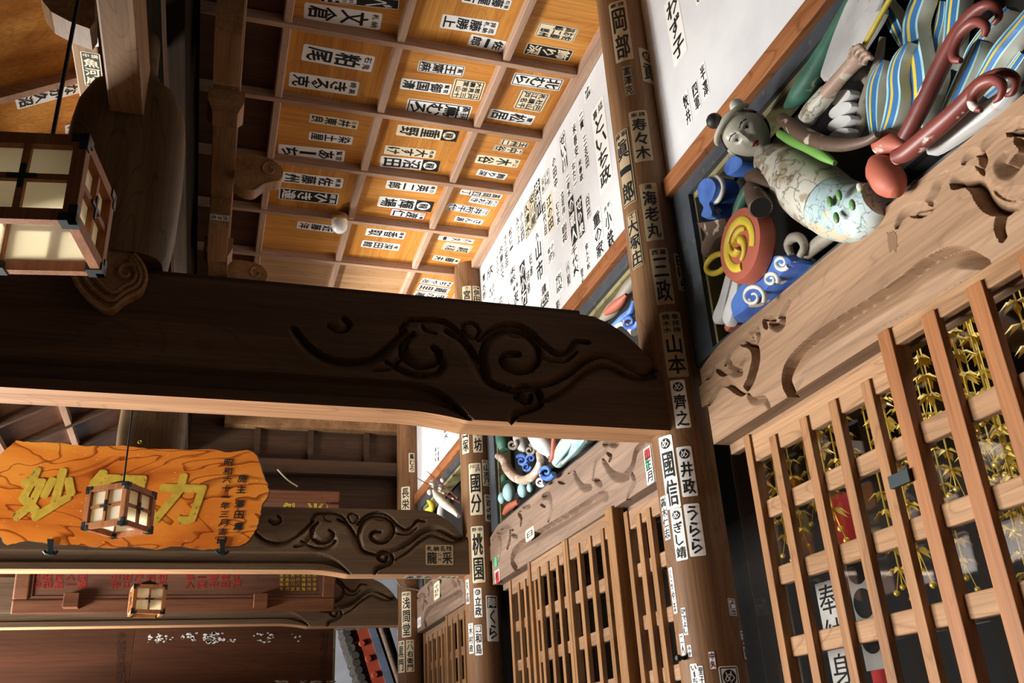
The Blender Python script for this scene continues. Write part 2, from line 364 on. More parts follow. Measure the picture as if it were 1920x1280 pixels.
# ------------------------------------------------------------------ columns
def column(y, label):
    t = thing('wooden_column', label, 'column', (0, y, 0), 'round columns along the lattice wall')
    prof = [(.15, .16), (.15, 3.0), (.149, 5.915)]
    G().lathe((0, y, 0), prof, 48).build('shaft', 'post', t, smooth=40)
    G().lathe((0, y, 0), [(.24, 0), (.24, .09), (.20, .15), (.19, .16)], 32).build('base_stone', 'stone', t, smooth=40)
    return t
column(0, 'nearest brown round wooden column, right of the picture centre, covered in votive slips')
column(BAY[1], 'middle brown round wooden column between the two plastered bays')
column(BAY[2], 'furthest and thinnest brown round wooden column at the far left end')
# ------------------------------------------------------------------ carved rainbow beams
def zx(pts, ox, oy, k, Y): return [(lambda P: (P[0], P[2]))(on('Y', Y, ox+a/k, oy+b/k)) for a, b in pts]
b2 = lambda p: zx(p, 460, 880, 3.2, 3.53)
SW = .021; SD = .026
BEAM = [(b2([(20, 330), (60, 385), (120, 430), (200, 445), (290, 425), (360, 365), (410, 310)]), SW, SD, 1),
 (b2([(300, 455), (350, 440), (390, 395), (420, 330)]), .016, .018, -1),
 (b2([(400, 300), (430, 268), (470, 265), (520, 262), (570, 275), (610, 310)]), .016, .02, 1),
 (b2([(560, 300), (610, 330), (645, 380), (670, 440), (710, 490), (800, 515)]), SW, SD, 1),
 (b2([(440, 320), (405, 360), (415, 405), (455, 428), (505, 415), (525, 385), (508, 365)]), SW, SD, -1),
 (b2([(340, 430), (390, 460), (450, 475), (515, 465), (545, 425), (525, 380)]), .016, .02, 1),
 (b2([(700, 455), (688, 385), (715, 320), (775, 285), (840, 292), (882, 335), (880, 385), (845, 420), (795, 425), (762, 400), (775, 375), (815, 372)]), SW, SD, 1),
 (b2([(680, 325), (730, 280), (800, 260), (860, 280), (910, 330), (960, 362), (1005, 350), (1035, 308), (1080, 308)]), .017, .022, 1),
 (b2([(890, 345), (920, 375), (985, 378), (1030, 345)]), .013, .016, -1),
 (b2([(800, 500), (870, 480), (930, 462), (1000, 420), (1060, 370), (1130, 345), (1200, 368), (1260, 402), (1310, 395), (1338, 365)]), SW, SD, -1),
 (b2([(910, 540), (980, 500), (1050, 440), (1130, 400), (1200, 425), (1260, 438), (1320, 425)]), .017, .016, 1),
 (b2([(775, 625), (790, 590), (835, 570), (880, 545), (865, 500), (822, 500), (808, 525), (838, 540), (850, 520)]), SW, SD, -1),
 (b2([(630, 300), (622, 275), (650, 262), (675, 285), (655, 315), (630, 305)]), .010, .014, 1),
 (b2([(150, 300), (180, 315), (205, 298), (195, 280)]), .02, .02, -1),
 (b2([(470, 275), (480, 300), (520, 310)]), .01, .012, 1), (b2([(760, 285), (790, 300), (840, 305)]), .01, .012, 1)]
def beam(y, dz, name_label, ns, nz, mats, zt0=3.545):
    t = thing('rainbow_beam', name_label, 'beam', (-1.6, y, 2.95+dz), 'carved cross beams')
    def zb(x):
        if x > -1.13: return 2.953+dz
        k = min(1, (-1.13-x)/.35); return 2.953+dz+.036*(1-(1-k)**2)
    def zt(x):
        return zt0+dz if x < -.55 else zt0+dz-.27*((x+.55)/.42)**2.2
    def brow(S, Z, B):
        # stepped "eyebrow" along the lower edge, running out in a curve near the column
        zbrow = np.where(S < -1.42, 3.122, 3.122-(3.122-2.955)*np.clip((S+1.42)/.31, 0, 1)**2.3)+dz
        q = (zbrow-Z)/np.maximum(zbrow-B, 1e-3); inside = (S < -1.105) & (Z < zbrow)
        d = np.where(q < .06, q/.06, np.where(q < .52, 1, np.where(q < .62, 1-(q-.52)/.10*.72, .28)))
        return np.where(inside, .055*d, 0)
    fr = lambda s, z, h: (s, y-.10+h, z)
    st = [([(a, b+dz) for a, b in p], w, d, sd) for p, w, d, sd in BEAM]
    carved('carved_face', mats, t, fr, -4.6, -.105, zb, zt, st, .20, ns, nz, brow)
    return t
MT['beam_old'] = wood('grey brown beam wood', (.10, .062, .036), (.17, .11, .065), 'X', 1.0, .55, .35)
beam(0, 0, 'massive dark carved cross beam nearest the viewer, meeting the nearest column', 560, 84, ['beam', 'beam_lit'])
beam(BAY[1]+.02, 0, 'carved cross beam carrying the orange name plaque, meeting the middle column', 560, 84, ['beam_old', 'beam_lit'], 3.485)
beam(BAY[2]+.08, 0, 'furthest carved cross beam carrying the framed name board', 420, 70, ['beam_old', 'beam_lit'], 3.47)
def plank(x0, x1, y, z0, z1, lab):
    return tag(G().box((x0, y-.06, z0), (x1, y+.08, z1)).build('cover_plank', 'darkw', bevel=.008), lab, 'plank')
plank(-4.6, -.50, .02, 3.546, 3.60, 'dark plank lying along the top of the nearest beam')
# struts standing on the beams
def strut(y, lab):
    t = thing('bulging_strut', lab, 'strut', (-2.71, y, 3.6), 'bulging struts standing on the cross beams')
    prof = [(3.605 if y < 1 else 3.49, .215), (3.64, .235), (3.8, .252), (4.05, .258), (4.3, .25), (4.42, .235), (4.52, .19), (4.60, .12), (4.66, .085), (4.875, .08)]
    g = G(); vs = []; seg = 28
    for z, w in prof:
        for k in range(seg):
            th = 2*PI*k/seg; c, s_ = math.cos(th), math.sin(th); e = .62
            vs.append((-2.71+w*math.copysign(abs(c)**e, c), y-.02+(.16 if z < 4.55 else .09)*math.copysign(abs(s_)**e, s_), z))
    n = len(prof); g.add(vs, [(i*seg+k, i*seg+(k+1) % seg, (i+1)*seg+(k+1) % seg, (i+1)*seg+k) for i in range(n-1) for k in range(seg)]+[tuple(range(seg))[::-1], tuple(range((n-1)*seg, n*seg))])
    g.build('body', 'strutw', t, smooth=50)
    # scroll tongue carved at the foot, hanging over the beam face
    g = G(); yb = y-(.165 if y < 1 else .142)
    out = smooth_path([(-2.86, 3.55), (-2.80, 3.42), (-2.72, 3.345), (-2.665, 3.33), (-2.62, 3.38), (-2.56, 3.43), (-2.55, 3.50), (-2.585, 3.57), (-2.65, 3.62), (-2.74, 3.62)], 5)
    g.prism([(a, yb, b) for a, b in out], (0, .06, 0))
    for k in range(3):
        pp = [((a+2.70)*(1-.2*k)-2.70+.01*k, (b-3.52)*(1-.2*k)+3.52) for a, b in out[:38]]
        g.tube([(a, yb-.004, b) for a, b in pp], .011, 6)
    sp = [(-2.625+r*math.cos(a), yb-.006, 3.50+r*math.sin(a)) for a, r in [(q*.35, .055-.0028*q) for q in range(18)]]
    g.tube(sp, .011, 6); g.build('scroll_foot', 'bracket', t, smooth=40)
    return t
strut(0, 'big bulging wooden strut with scroll foot standing on the nearest beam')
strut(BAY[1], 'bulging strut behind the orange plaque, standing on the middle beam')
# longitudinal timbers above the struts
tag(G().box((-2.79, -3.6, 4.32), (-2.643, -.16, 4.60)).build('tie_beam', 'bracket', bevel=.01), 'short reddish tie beam running overhead into the bulging strut', 'beam')
tag(G().box((-3.12, -3.6, 5.16), (-2.985, 7.0, 5.42)).build('purlin', 'bracket', bevel=.008), 'purlin along the top of the sloping eaves ceiling', 'beam')
tag(G().box((-2.60, -3.6, 4.88), (-2.51, 7.0, 5.80)).build('longitudinal_board', 'shadew', bevel=.006), 'dark upright board running lengthwise right of the struts', 'beam')
struct(G().box((-4.80, -4.2, 2.50), (-4.68, 1.95, 4.35)).build('light_block_left', 'darkw'), 'added unseen board blocking light above the open porch front', 'wall')  # unseen board added to shade the upper part of the nearest bay
struct(G().box((-4.80, 3.7, 0), (-4.68, 7.1, 2.0)).build('light_block_left', 'darkw'), 'added low unseen board blocking light at the far front bay', 'wall')  # unseen board added to keep corner light off the lower lattice
tag(G().box((-2.40, -3.6, 5.45), (-2.24, 6.6, 5.75)).build('longitudinal_beam', 'bracket', bevel=.006), 'brown beam at the edge of the flat coffered ceiling', 'beam')
def block(y, lab, zt=5.45):
    g = G(); x0, x1 = -2.43, -2.21; c = -2.32
    lo = [(c-.075, y-.075), (c+.075, y-.075), (c+.075, y+.075), (c-.075, y+.075)]; hi = [(x0, y-.11), (x1, y-.11), (x1, y+.11), (x0, y+.11)]
    z0, z1, z2 = zt-.15, zt-.085, zt
    vs = [(a, b, z0) for a, b in lo]+[(a, b, z1) for a, b in hi]+[(a, b, z2) for a, b in hi]
    g.add(vs, [(3, 2, 1, 0), (8, 9, 10, 11)]+[(r*4+k, r*4+(k+1) % 4, r*4+4+(k+1) % 4, r*4+4+k) for r in range(2) for k in range(4)])
    return tag(g.build('bearing_block', 'bracket'), lab, 'block', 'bearing blocks under the brown beam')
for y, lab in ((1.05, 'bearing block under the brown beam, nearest of the lower row'), (2.86, 'bearing block under the brown beam, above the big strut top'), (3.62, 'bearing block under the brown beam, furthest of the row')): block(y, lab)
def arm(y0, y1, z, lab):
    """bracket arm along the beam with rounded underside ends"""
    L = y1-y0; pts = [(-2.39, y0, z+.29), (-2.39, y0, z+.09)]+[(-2.39, y0+.16*L*t, z+.09*(1-t)**2) for t in (.2, .5, .8, 1)]
    pts += [(-2.39, y1-.16*L*t, z+.09*(1-t)**2) for t in (1, .8, .5, .2)]+[(-2.39, y1, z+.09), (-2.39, y1, z+.29)]
    return tag(G().prism(pts, (.14, 0, 0)).build('bracket_arm', 'bracket'), lab, 'bracket', 'bracket arms under the brown beam')
arm(.05, .62, 5.16, 'big dark bracket arm at the top edge of the picture'); arm(2.18, 2.70, 5.16, 'bracket arm with a curved end bearing a votive slip')
def nose(y, lab):
    g = G(); out = smooth_path([(-2.24, 5.60), (-2.08, 5.60), (-1.97, 5.57), (-1.91, 5.50), (-1.92, 5.42), (-1.98, 5.39), (-2.04, 5.36), (-2.10, 5.30), (-2.17, 5.30), (-2.24, 5.34)], 5)
    g.prism([(a, y-.06, b) for a, b in out], (0, .12, 0))
    sp = [(-2.00+r*math.cos(a), y-.063, 5.49+r*math.sin(a)) for a, r in [(1.2+q*.4, .066-.0032*q) for q in range(18)]]
    g.tube(sp, .010, 6); g.tube([(a, y-.063, b) for a, b in out[22:44]], .008, 6)
    return tag(g.build('scroll_nose', 'bracket', smooth=40), lab, 'carving', 'scroll carved beam ends')
nose(1.86, 'dark scroll carved beam end projecting over the ceiling coffers'); nose(3.42, 'lower scroll carved beam end just above the nearest cross beam')
# ------------------------------------------------------------------ carved lintels
LX = .04
def yz(pts, ox, oy, k, X=LX): return [(lambda P: (P[1], P[2]))(on('X', X, ox+a/k, oy+b/k)) for a, b in pts]
a1 = lambda p: yz(p, 1300, 560, 6.4); a2 = lambda p: yz(p, 1300, 360, 2.666); a3 = lambda p: yz(p, 1660, 180, 4.923)
L1 = [(a1([(385, 770), (430, 650), (490, 550), (560, 490), (640, 460), (710, 470)]), .017, .022, 1),
 (a1([(590, 510), (690, 530), (745, 620), (750, 740), (720, 870), (680, 990), (630, 1070)]), .026, .034, 1),
 (a1([(660, 1060), (590, 1110), (510, 1075), (430, 1010), (360, 990), (300, 1040), (250, 1150), (190, 1240)]), .020, .022, -1),
 (a1([(430, 770), (450, 840), (490, 885), (570, 890)]), .020, .026, -1),
 (a1([(485, 840), (550, 830), (575, 775), (610, 720)]), .016, .022, 1),
 (a1([(165, 945), (210, 905), (245, 825)]), .013, .018, 1), (a1([(285, 850), (350, 885), (430, 870)]), .014, .02, 1),
 (a1([(670, 440), (700, 380), (770, 350)]), .014, .02, 1), (a1([(750, 375), (780, 440), (760, 520)]), .013, .022, -1),
 (a1([(850, 240), (920, 225), (980, 250)]), .012, .02, 1), (a1([(845, 280), (880, 340)]), .012, .02, 1),
 (a1([(930, 320), (1010, 345), (1065, 300), (1085, 220)]), .018, .028, -1), (a1([(1040, 200), (1100, 110), (1150, 30)]), .016, .02, 1),
 (a1([(655, 1160), (710, 1230), (790, 1225), (850, 1215), (900, 1290)]), .016, .016, -1),
 (a2([(490, 1000), (468, 940), (490, 870), (570, 790), (700, 700), (900, 580), (1050, 480), (1150, 400), (1250, 345), (1330, 325), (1450, 378)]), .036, .030, -1),
 (a2([(505, 985), (560, 900), (640, 830), (900, 660), (1100, 560), (1250, 460), (1420, 385)]), .018, .012, 1),
 (a3([(105, 1190), (160, 1085), (260, 1035), (440, 1005)]), .016, .024, 1), (a3([(220, 1075), (320, 1085), (420, 1050)]), .012, .018, 1),
 (a3([(390, 970), (450, 880), (480, 800), (550, 730)]), .018, .022, 1),
 (a3([(650, 785), (760, 745), (850, 790), (910, 890), (980, 965), (1080, 990), (1180, 970), (1300, 920)]), .032, .036, 1),
 (a3([(990, 870), (1090, 910), (1200, 890), (1300, 870)]), .016, .018, 1),
 (a3([(870, 520), (950, 400), (1050, 310), (1150, 258), (1300, 235)]), .018, .020, 1), (a3([(1150, 325), (1240, 300), (1330, 330)]), .018, .026, 1),
 (a3([(1090, 560), (1045, 620), (1070, 690), (1150, 700), (1230, 600), (1280, 540), (1290, 450), (1230, 400)]), .020, .028, -1),
 (a3([(725, 600), (770, 540), (850, 510)]), .014, .018, 1), (a3([(850, 660), (900, 700)]), .012, .02, 1), (a3([(890, 520), (910, 600), (880, 690)]), .014, .02, 1),
 (a3([(1085, 1290), (1075, 1190), (1120, 1060), (1190, 980)]), .024, .020, -1)]
a4 = lambda p: yz(p, 880, 800, 4.571)
L2 = [(a4(p), w*.75, d*.9, s) for p, w, d, s in [
 ([(250, 1140), (268, 1040), (262, 960), (235, 920)], .03, .028, 1), ([(200, 960), (240, 915), (300, 890), (360, 850)], .02, .022, 1),
 ([(325, 1040), (348, 960), (350, 880)], .026, .03, -1), ([(365, 930), (410, 945)], .02, .028, -1), ([(275, 870), (330, 850), (375, 880)], .016, .02, 1),
 ([(420, 740), (445, 780), (440, 840)], .022, .028, 1), ([(455, 700), (520, 680)], .018, .022, -1), ([(430, 720), (480, 690)], .014, .02, 1),
 ([(630, 600), (685, 600), (698, 700), (675, 790)], .034, .03, -1), ([(610, 660), (650, 680)], .016, .02, 1),
 ([(765, 465), (815, 475)], .018, .022, 1), ([(895, 390), (930, 470), (980, 525), (1040, 520)], .030, .034, -1), ([(850, 390), (890, 350), (950, 310)], .018, .02, 1),
 ([(1075, 465), (1130, 495)], .026, .03, -1), ([(1055, 440), (1070, 330), (1100, 260), (1165, 205)], .024, .026, 1),
 ([(1145, 295), (1215, 400), (1290, 440), (1360, 428)], .032, .036, -1), ([(1180, 220), (1215, 250), (1200, 290)], .016, .022, 1), ([(1200, 150), (1240, 160), (1270, 150)], .02, .026, -1),
 ([(1150, 155), (1190, 150)], .02, .026, -1), ([(1385, 400), (1412, 470), (1365, 555), (1350, 605)], .024, .028, -1),
 ([(1320, 430), (1395, 345), (1430, 210), (1490, 150)], .026, .022, -1),
 ([(400, 1210), (365, 1140), (400, 1060), (520, 975), (800, 815), (1000, 690), (1120, 608), (1175, 600)], .045, .030, -1),
 ([(412, 1190), (430, 1110), (600, 1000), (1000, 765), (1155, 660)], .022, .012, 1)]]
def lintel(y0, y1, strokes, mat, lab, ns, nz=90):
    t = thing('carved_lintel', lab, 'lintel', (LX, (y0+y1)/2, 2.85), 'carved lintels above the lattice doors')
    zb = lambda s: 2.848; zt = lambda s: 3.29 if s < y1-.26 else 3.29-.05*((s-y1+.26)/.26)**1.6
    def ends(z): return -.02 if z < 3.05 else (.035 if z < 3.17 else .0)
    carved('carved_face', [mat, mat], t, lambda s, z, h: (LX+h, s, z), y0, y1, zb, zt, strokes, .085, ns, nz, None, ends)
    G().box((LX+.085, y0, 2.80), (LX+.13, y1-.02, 2.87)).build('door_head', mat, t, bevel=.004)
    return t
lintel(-3.52, -.205, L1, 'lintel', 'pale brown lintel with scroll carving below the celestial maiden', 900, 130)
lintel(.12, 3.47, L2, 'lintel_old', 'greyish carved lintel between nearest and middle columns', 560)
L3 = [([(6.45-(3.47-a)*.83, b) for a, b in p], w, d, s) for p, w, d, s in L2]
lintel(3.75, 6.43, L3, 'lintel_old', 'grey carved lintel of the furthest bay', 420)
# panel frames and rails above the lintels
MT['bluegrey_shade'] = flaked('shaded blue grey frame paint', (.055, .065, .08), (.09, .085, .07), .36, 14)  # blue grey darkened to hold the shadow in the recess
MT['olive'] = flaked('olive gold line', (.30, .26, .12), (.16, .14, .09), .38, 20)
for (y0, y1, w) in ((-3.55, -.12, 'nearest'), (.12, 3.50, 'second'), (3.76, 6.37, 'furthest')):
    t = tag(G().box((.02, y0, 4.286), (.115, y1, 4.399)).build('transom_rail', 'trim', bevel=.006), f'reddish wooden rail under the plaster of the {w} bay', 'rail', 'rails under the plaster')
    f = thing('panel_frame', f'recessed painted frame darkened for shade around the carved panel of the {w} bay', 'frame', (.1, (y0+y1)/2, 3.3), 'frames of the carved panels')
    G().box((.235, y0, 3.29), (.25, y1, 4.284)).build('back_board', 'black', f)
    for z0, z1 in ((3.291, 3.315), (4.20, 4.284)): G().box((.06, y0, z0), (.235, y1, z1)).build('frame_rail', 'bluegrey_shade', f)
    for z0, z1 in ((3.315, 3.335), (4.17, 4.20)): G().box((.085, y0, z0), (.2, y1, z1)).build('gilt_line', 'olive', f)
    for a, b in ((y1-.20, y1-.01), (y0, y0+.1)): G().box((.06, a, 3.315), (.235, b, 4.2)).build('frame_stile', 'bluegrey_shade', f)
    G().box((.085, y1-.22, 3.335), (.2, y1-.20, 4.17)).build('gilt_line', 'olive', f)
# ------------------------------------------------------------------ lattice doors
RZ = [2.467, 2.183, 1.897, 1.61, 1.32, 1.03, .74, .45]
def door(n, label, x, yl, yr, bars, bw, stile, mats, ztop, top=.10, depth=.032):
    t = thing(f'door_{n}', label, 'door', (x, (yl+yr)/2, .12), None, 'structure')
    bm, rm = mats
    for y in ([yl-stile/2, yr+stile/2] if n != 1 else [yl-stile/2]): G().box((x, y-stile/2, .12), (x+depth+.02, y+stile/2, ztop)).build('stile', bm, t, bevel=.004)
    G().box((x+.012, yr, ztop-top), (x+depth+.018, yl, ztop)).build('top_rail', rm, t, bevel=.006)
    G().box((x+.008, yr, .12), (x+depth+.018, yl, .34)).build('bottom_rail', rm, t, bevel=.006)
    for y in bars: G().box((x, y-bw/2, .3), (x+depth, y+bw/2, ztop-top*.5)).build('lattice_bar', bm, t, bevel=.003)
    for z in RZ: G().box((x+depth-.004, yr+.01, z-.039), (x+depth+.034, yl-.01, z+.039)).build('lattice_rail', rm, t, bevel=.007)
    return t
door(1, 'pale lattice door beside the nearest column', .06, -.445, -1.50, [-.663, -.891, -1.087, -1.289], .052, .05, ('bar', 'rail'), 2.81, .13)
door(2, 'orange brown lattice door at the right edge of the picture', .025, -1.443, -3.4, [-1.692, -1.90, -2.11, -2.32, -2.53, -2.74, -2.95, -3.16], .066, .064, ('bar_red', 'rail'), 2.86, .07)
door(3, 'brown lattice door beside the middle column', .07, 3.135, 2.50, [2.90, 2.75], .045, .05, ('bar_dim', 'rail_dim'), 2.82, .11)
door(4, 'brown lattice door second from the middle column', .045, 2.585, 1.80, [2.355, 2.165, 1.98], .045, .052, ('bar_dim', 'rail_dim'), 2.85, .14)
door(5, 'brown lattice door third from the middle column', .05, 1.82, 1.00, [1.60, 1.40, 1.20], .05, .05, ('bar_dim', 'rail_dim'), 2.85, .14)
door(6, 'brown lattice door just behind the nearest column', .075, .92, .12, [.74, .61, .42, .25], .055, .05, ('bar_dim', 'rail_dim'), 2.81, .11)
door(7, 'lattice door beside the furthest column', .07, 6.2, 5.1, [6.0, 5.8, 5.6, 5.4, 5.25], .05, .05, ('bar_dim', 'rail_dim'), 2.82, .11)
door(8, 'lattice door left of the middle column', .05, 5.12, 3.85, [4.9, 4.68, 4.46, 4.24, 4.02], .05, .05, ('bar_dim', 'rail_dim'), 2.85, .11)
tag(G().box((.02, .955, 0), (.10, 1.06, 2.86)).build('door_post', 'bar_dim', bevel=.006), 'thick dark edged door post in the middle bay', 'post')
for n, (y0, y1) in enumerate(((-3.5, -.2), (.15, 3.45), (3.8, 6.3)), 1):
    w = G().box((.135, y0, .3), (.139, y1, 2.85)).build(f'window_{n}', 'glass'); struct(w, f'glass pane behind the lattice of bay {n}', 'window')
# ------------------------------------------------------------------ lettering (built-in font glyphs turned into meshes)
GL = {}
def glyph(ch):
    key = ch
    if key in GL: return GL[key]
    c = bpy.data.curves.new('glyph', 'FONT'); c.body = ch; c.resolution_u = 1
    o = bpy.data.objects.new('glyph', c); COL.objects.link(o); bpy.context.view_layer.update()
    me = bpy.data.meshes.new_from_object(o.evaluated_get(bpy.context.evaluated_depsgraph_get()))
    v = np.array([tuple(q.co) for q in me.vertices]).reshape(-1, 3)[:, :2]; f = [tuple(p.vertices) for p in me.polygons]
    bpy.data.objects.remove(o); bpy.data.curves.remove(c); bpy.data.meshes.remove(me)
    lo, hi = v.min(0), v.max(0); ext = np.maximum(hi-lo, 1e-4); sq = ext/max(ext)
    GL[key] = ((v-lo)/ext, f, sq); return GL[key]
class Slip:
    """flat artwork in (u right, v up) metres: list of (verts2d, faces, material, lift)"""
    def __init__(s, w, h): s.w, s.h, s.L = w, h, []
    def rect(s, u0, v0, u1, v1, m, lift=.0006): s.L.append((np.array([(u0, v0), (u1, v0), (u1, v1), (u0, v1)]), [(0, 1, 2, 3)], m, lift))
    def paper(s, m, r=.1):
        w, h = s.w/2, s.h/2; r = r*s.w; P = []
        for cx, cy, a in ((w-r, h-r, 0), (-w+r, h-r, 90), (-w+r, -h+r, 180), (w-r, -h+r, 270)):
            for k in range(4): t = math.radians(a+30*k); P.append((cx+r*math.cos(t), cy+r*math.sin(t)))
        s.L.append((np.array(P), [tuple(range(len(P)))], m, 0))
    def char(s, ch, u, v, w, h, m, lift=.0012, off=.022, fit=True):
        if ch in ' 　': return
        if ch == 'ー': ch = '丨'
        V, F, sq = glyph(ch)
        if fit: k = np.maximum(sq, [.5, .5]) if ch not in '一丨' else np.array([1, .3] if ch == '一' else [.22, 1])
        else: k = sq
        t = off*1.15*min(w, h)
        for q, (du, dv) in enumerate(((-t, 0), (t, 0), (0, -t), (0, t)) if off > 0 else ((0, 0),)):
            s.L.append(((V-.5)*k*[w-2*t, h-2*t]+[u+du, v+dv], F, m, lift+q*.00004))
    def disc(s, u, v, r, m, lift, ry=None, n=20): s.L.append((np.array([(u+r*math.cos(2*PI*k/n), v+(ry or r)*math.sin(2*PI*k/n)) for k in range(n)]), [tuple(range(n))], m, lift))
    def border(s, m, t=.05, ins=.06):
        w, h = s.w/2, s.h/2; i = ins*s.w; t = t*s.w
        for a in ((-w+i, -h+i, w-i, -h+i+t), (-w+i, h-i-t, w-i, h-i), (-w+i, -h+i, -w+i+t, h-i), (w-i-t, -h+i, w-i, h-i)): s.rect(*a, m)
def slip_art(w, h, main, head='', style='', paper='white'):
    """style letters: i inverted, b border, c round crest on top, q square crest, k crest on black, r red border, g green+red, d dense text block"""
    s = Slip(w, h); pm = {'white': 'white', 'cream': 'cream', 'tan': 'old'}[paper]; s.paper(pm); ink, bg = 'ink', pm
    if 'i' in style: s.rect(-w*.44, -h/2+w*.06, w*.44, h/2-w*.06, 'ink'); ink = pm
    if 'b' in style: s.border('ink')
    if 'r' in style: s.border('redink', .05, .0)
    top = h/2-w*.10; bot = -h/2+w*.10
    if 'd' in style:
        cols = max(2, int(round(w/h*3))) if w > h else 3; n = len(main); rows = math.ceil(n/cols)
        for i, ch in enumerate(main):
            s.char(ch, w*.5-w*.86*((i//rows)+.5)/cols-w*.07, top-(top-bot)*((i % rows)+.5)/rows, w*.78/cols, (top-bot)*.86/rows, ink)
        s.border('ink', .03, .05); return s
    if 'c' in style or 'k' in style or 'q' in style:
        r = w*.40; cy = top-r
        if 'k' in style: s.rect(-w*.5, top-2*r-w*.04, w*.5, h/2, 'ink'); s.disc(0, cy, r*.92, pm, .0009); s.char('龍', 0, cy, r*1.25, r*1.25, 'ink', .0014)
        elif 'q' in style: s.rect(-r, cy-r, r, cy+r, 'ink'); s.char('陣', 0, cy, r*1.8, r*1.8, pm, .0014)
        else: s.disc(0, cy, r*.85, 'ink', .0008); s.char('め', 0, cy, r*1.3, r*1.3, pm, .0014, .01)
        top -= 2*r+w*.08
    if head:
        n = len(head); hh = w*.34
        if n == 1: s.char(head, 0, top-hh/2, w*.42, hh, ink, off=.015); top -= hh+w*.04
        else:
            half = math.ceil(n/2)
            for i, ch in enumerate(head):
                cidx, ridx = i//half, i % half; s.char(ch, w*(.22 if cidx == 0 else -.22), top-hh*(ridx+.5), w*.36, hh*.9, ink, off=.015)
            top -= hh*half+w*.04
    if 'g' in style:
        s.rect(-w*.4, top-w*.7, w*.4, top, 'redink'); s.rect(-w*.4, bot+w*.9, w*.1, bot+w*1.5, 'green')
    n = max(len(main), 1); cell = (top-bot)/n
    for i, ch in enumerate(main): s.char(ch, 0, top-cell*(i+.5), w*.80, cell*.92, ink)
    return s
SLIPS = []
def place_slip(s, fn, label, group, name='votive_slip', cat='paper slip', cyl_r=None):
    """fn(u, v, lift) -> 3D"""
    mats = ['white', 'cream', 'old', 'ink', 'redink', 'green', 'goldpaint', 'whitepaint']; g = G(); used = []
    for V, F, m, lift in s.L:
        if m not in used: used.append(m)
        if cyl_r:
            import bmesh
            bm = bmesh.new(); vs = [bm.verts.new((a, b, 0)) for a, b in V]
            for f in F:
                try: bm.faces.new([vs[i] for i in f])
                except ValueError: pass
            k = math.ceil(s.w/.018)
            for q in range(1, k):
                bmesh.ops.bisect_plane(bm, geom=bm.verts[:]+bm.edges[:]+bm.faces[:], plane_co=(-s.w/2+s.w*q/k, 0, 0), plane_no=(1, 0, 0), dist=1e-6)
            bm.verts.index_update(); V = [(q.co.x, q.co.y) for q in bm.verts]; F = [tuple(w.index for w in f.verts) for f in bm.faces]; bm.free()
        g.add([fn(a, b, lift+.0008) for a, b in V], F, used.index(m))
    # thin rim so the paper has thickness
    o = g.build(name, used); tag(o, label, cat, group); SLIPS.append(o); return o
def flat_fn(c, U, V, N):
    c, U, V, N = [np.asarray(q, float) for q in (c, U, V, N)]
    return lambda a, b, h: c+U*a+V*b+N*h
def unit(v): v = np.asarray(v, float); return v/np.linalg.norm(v)
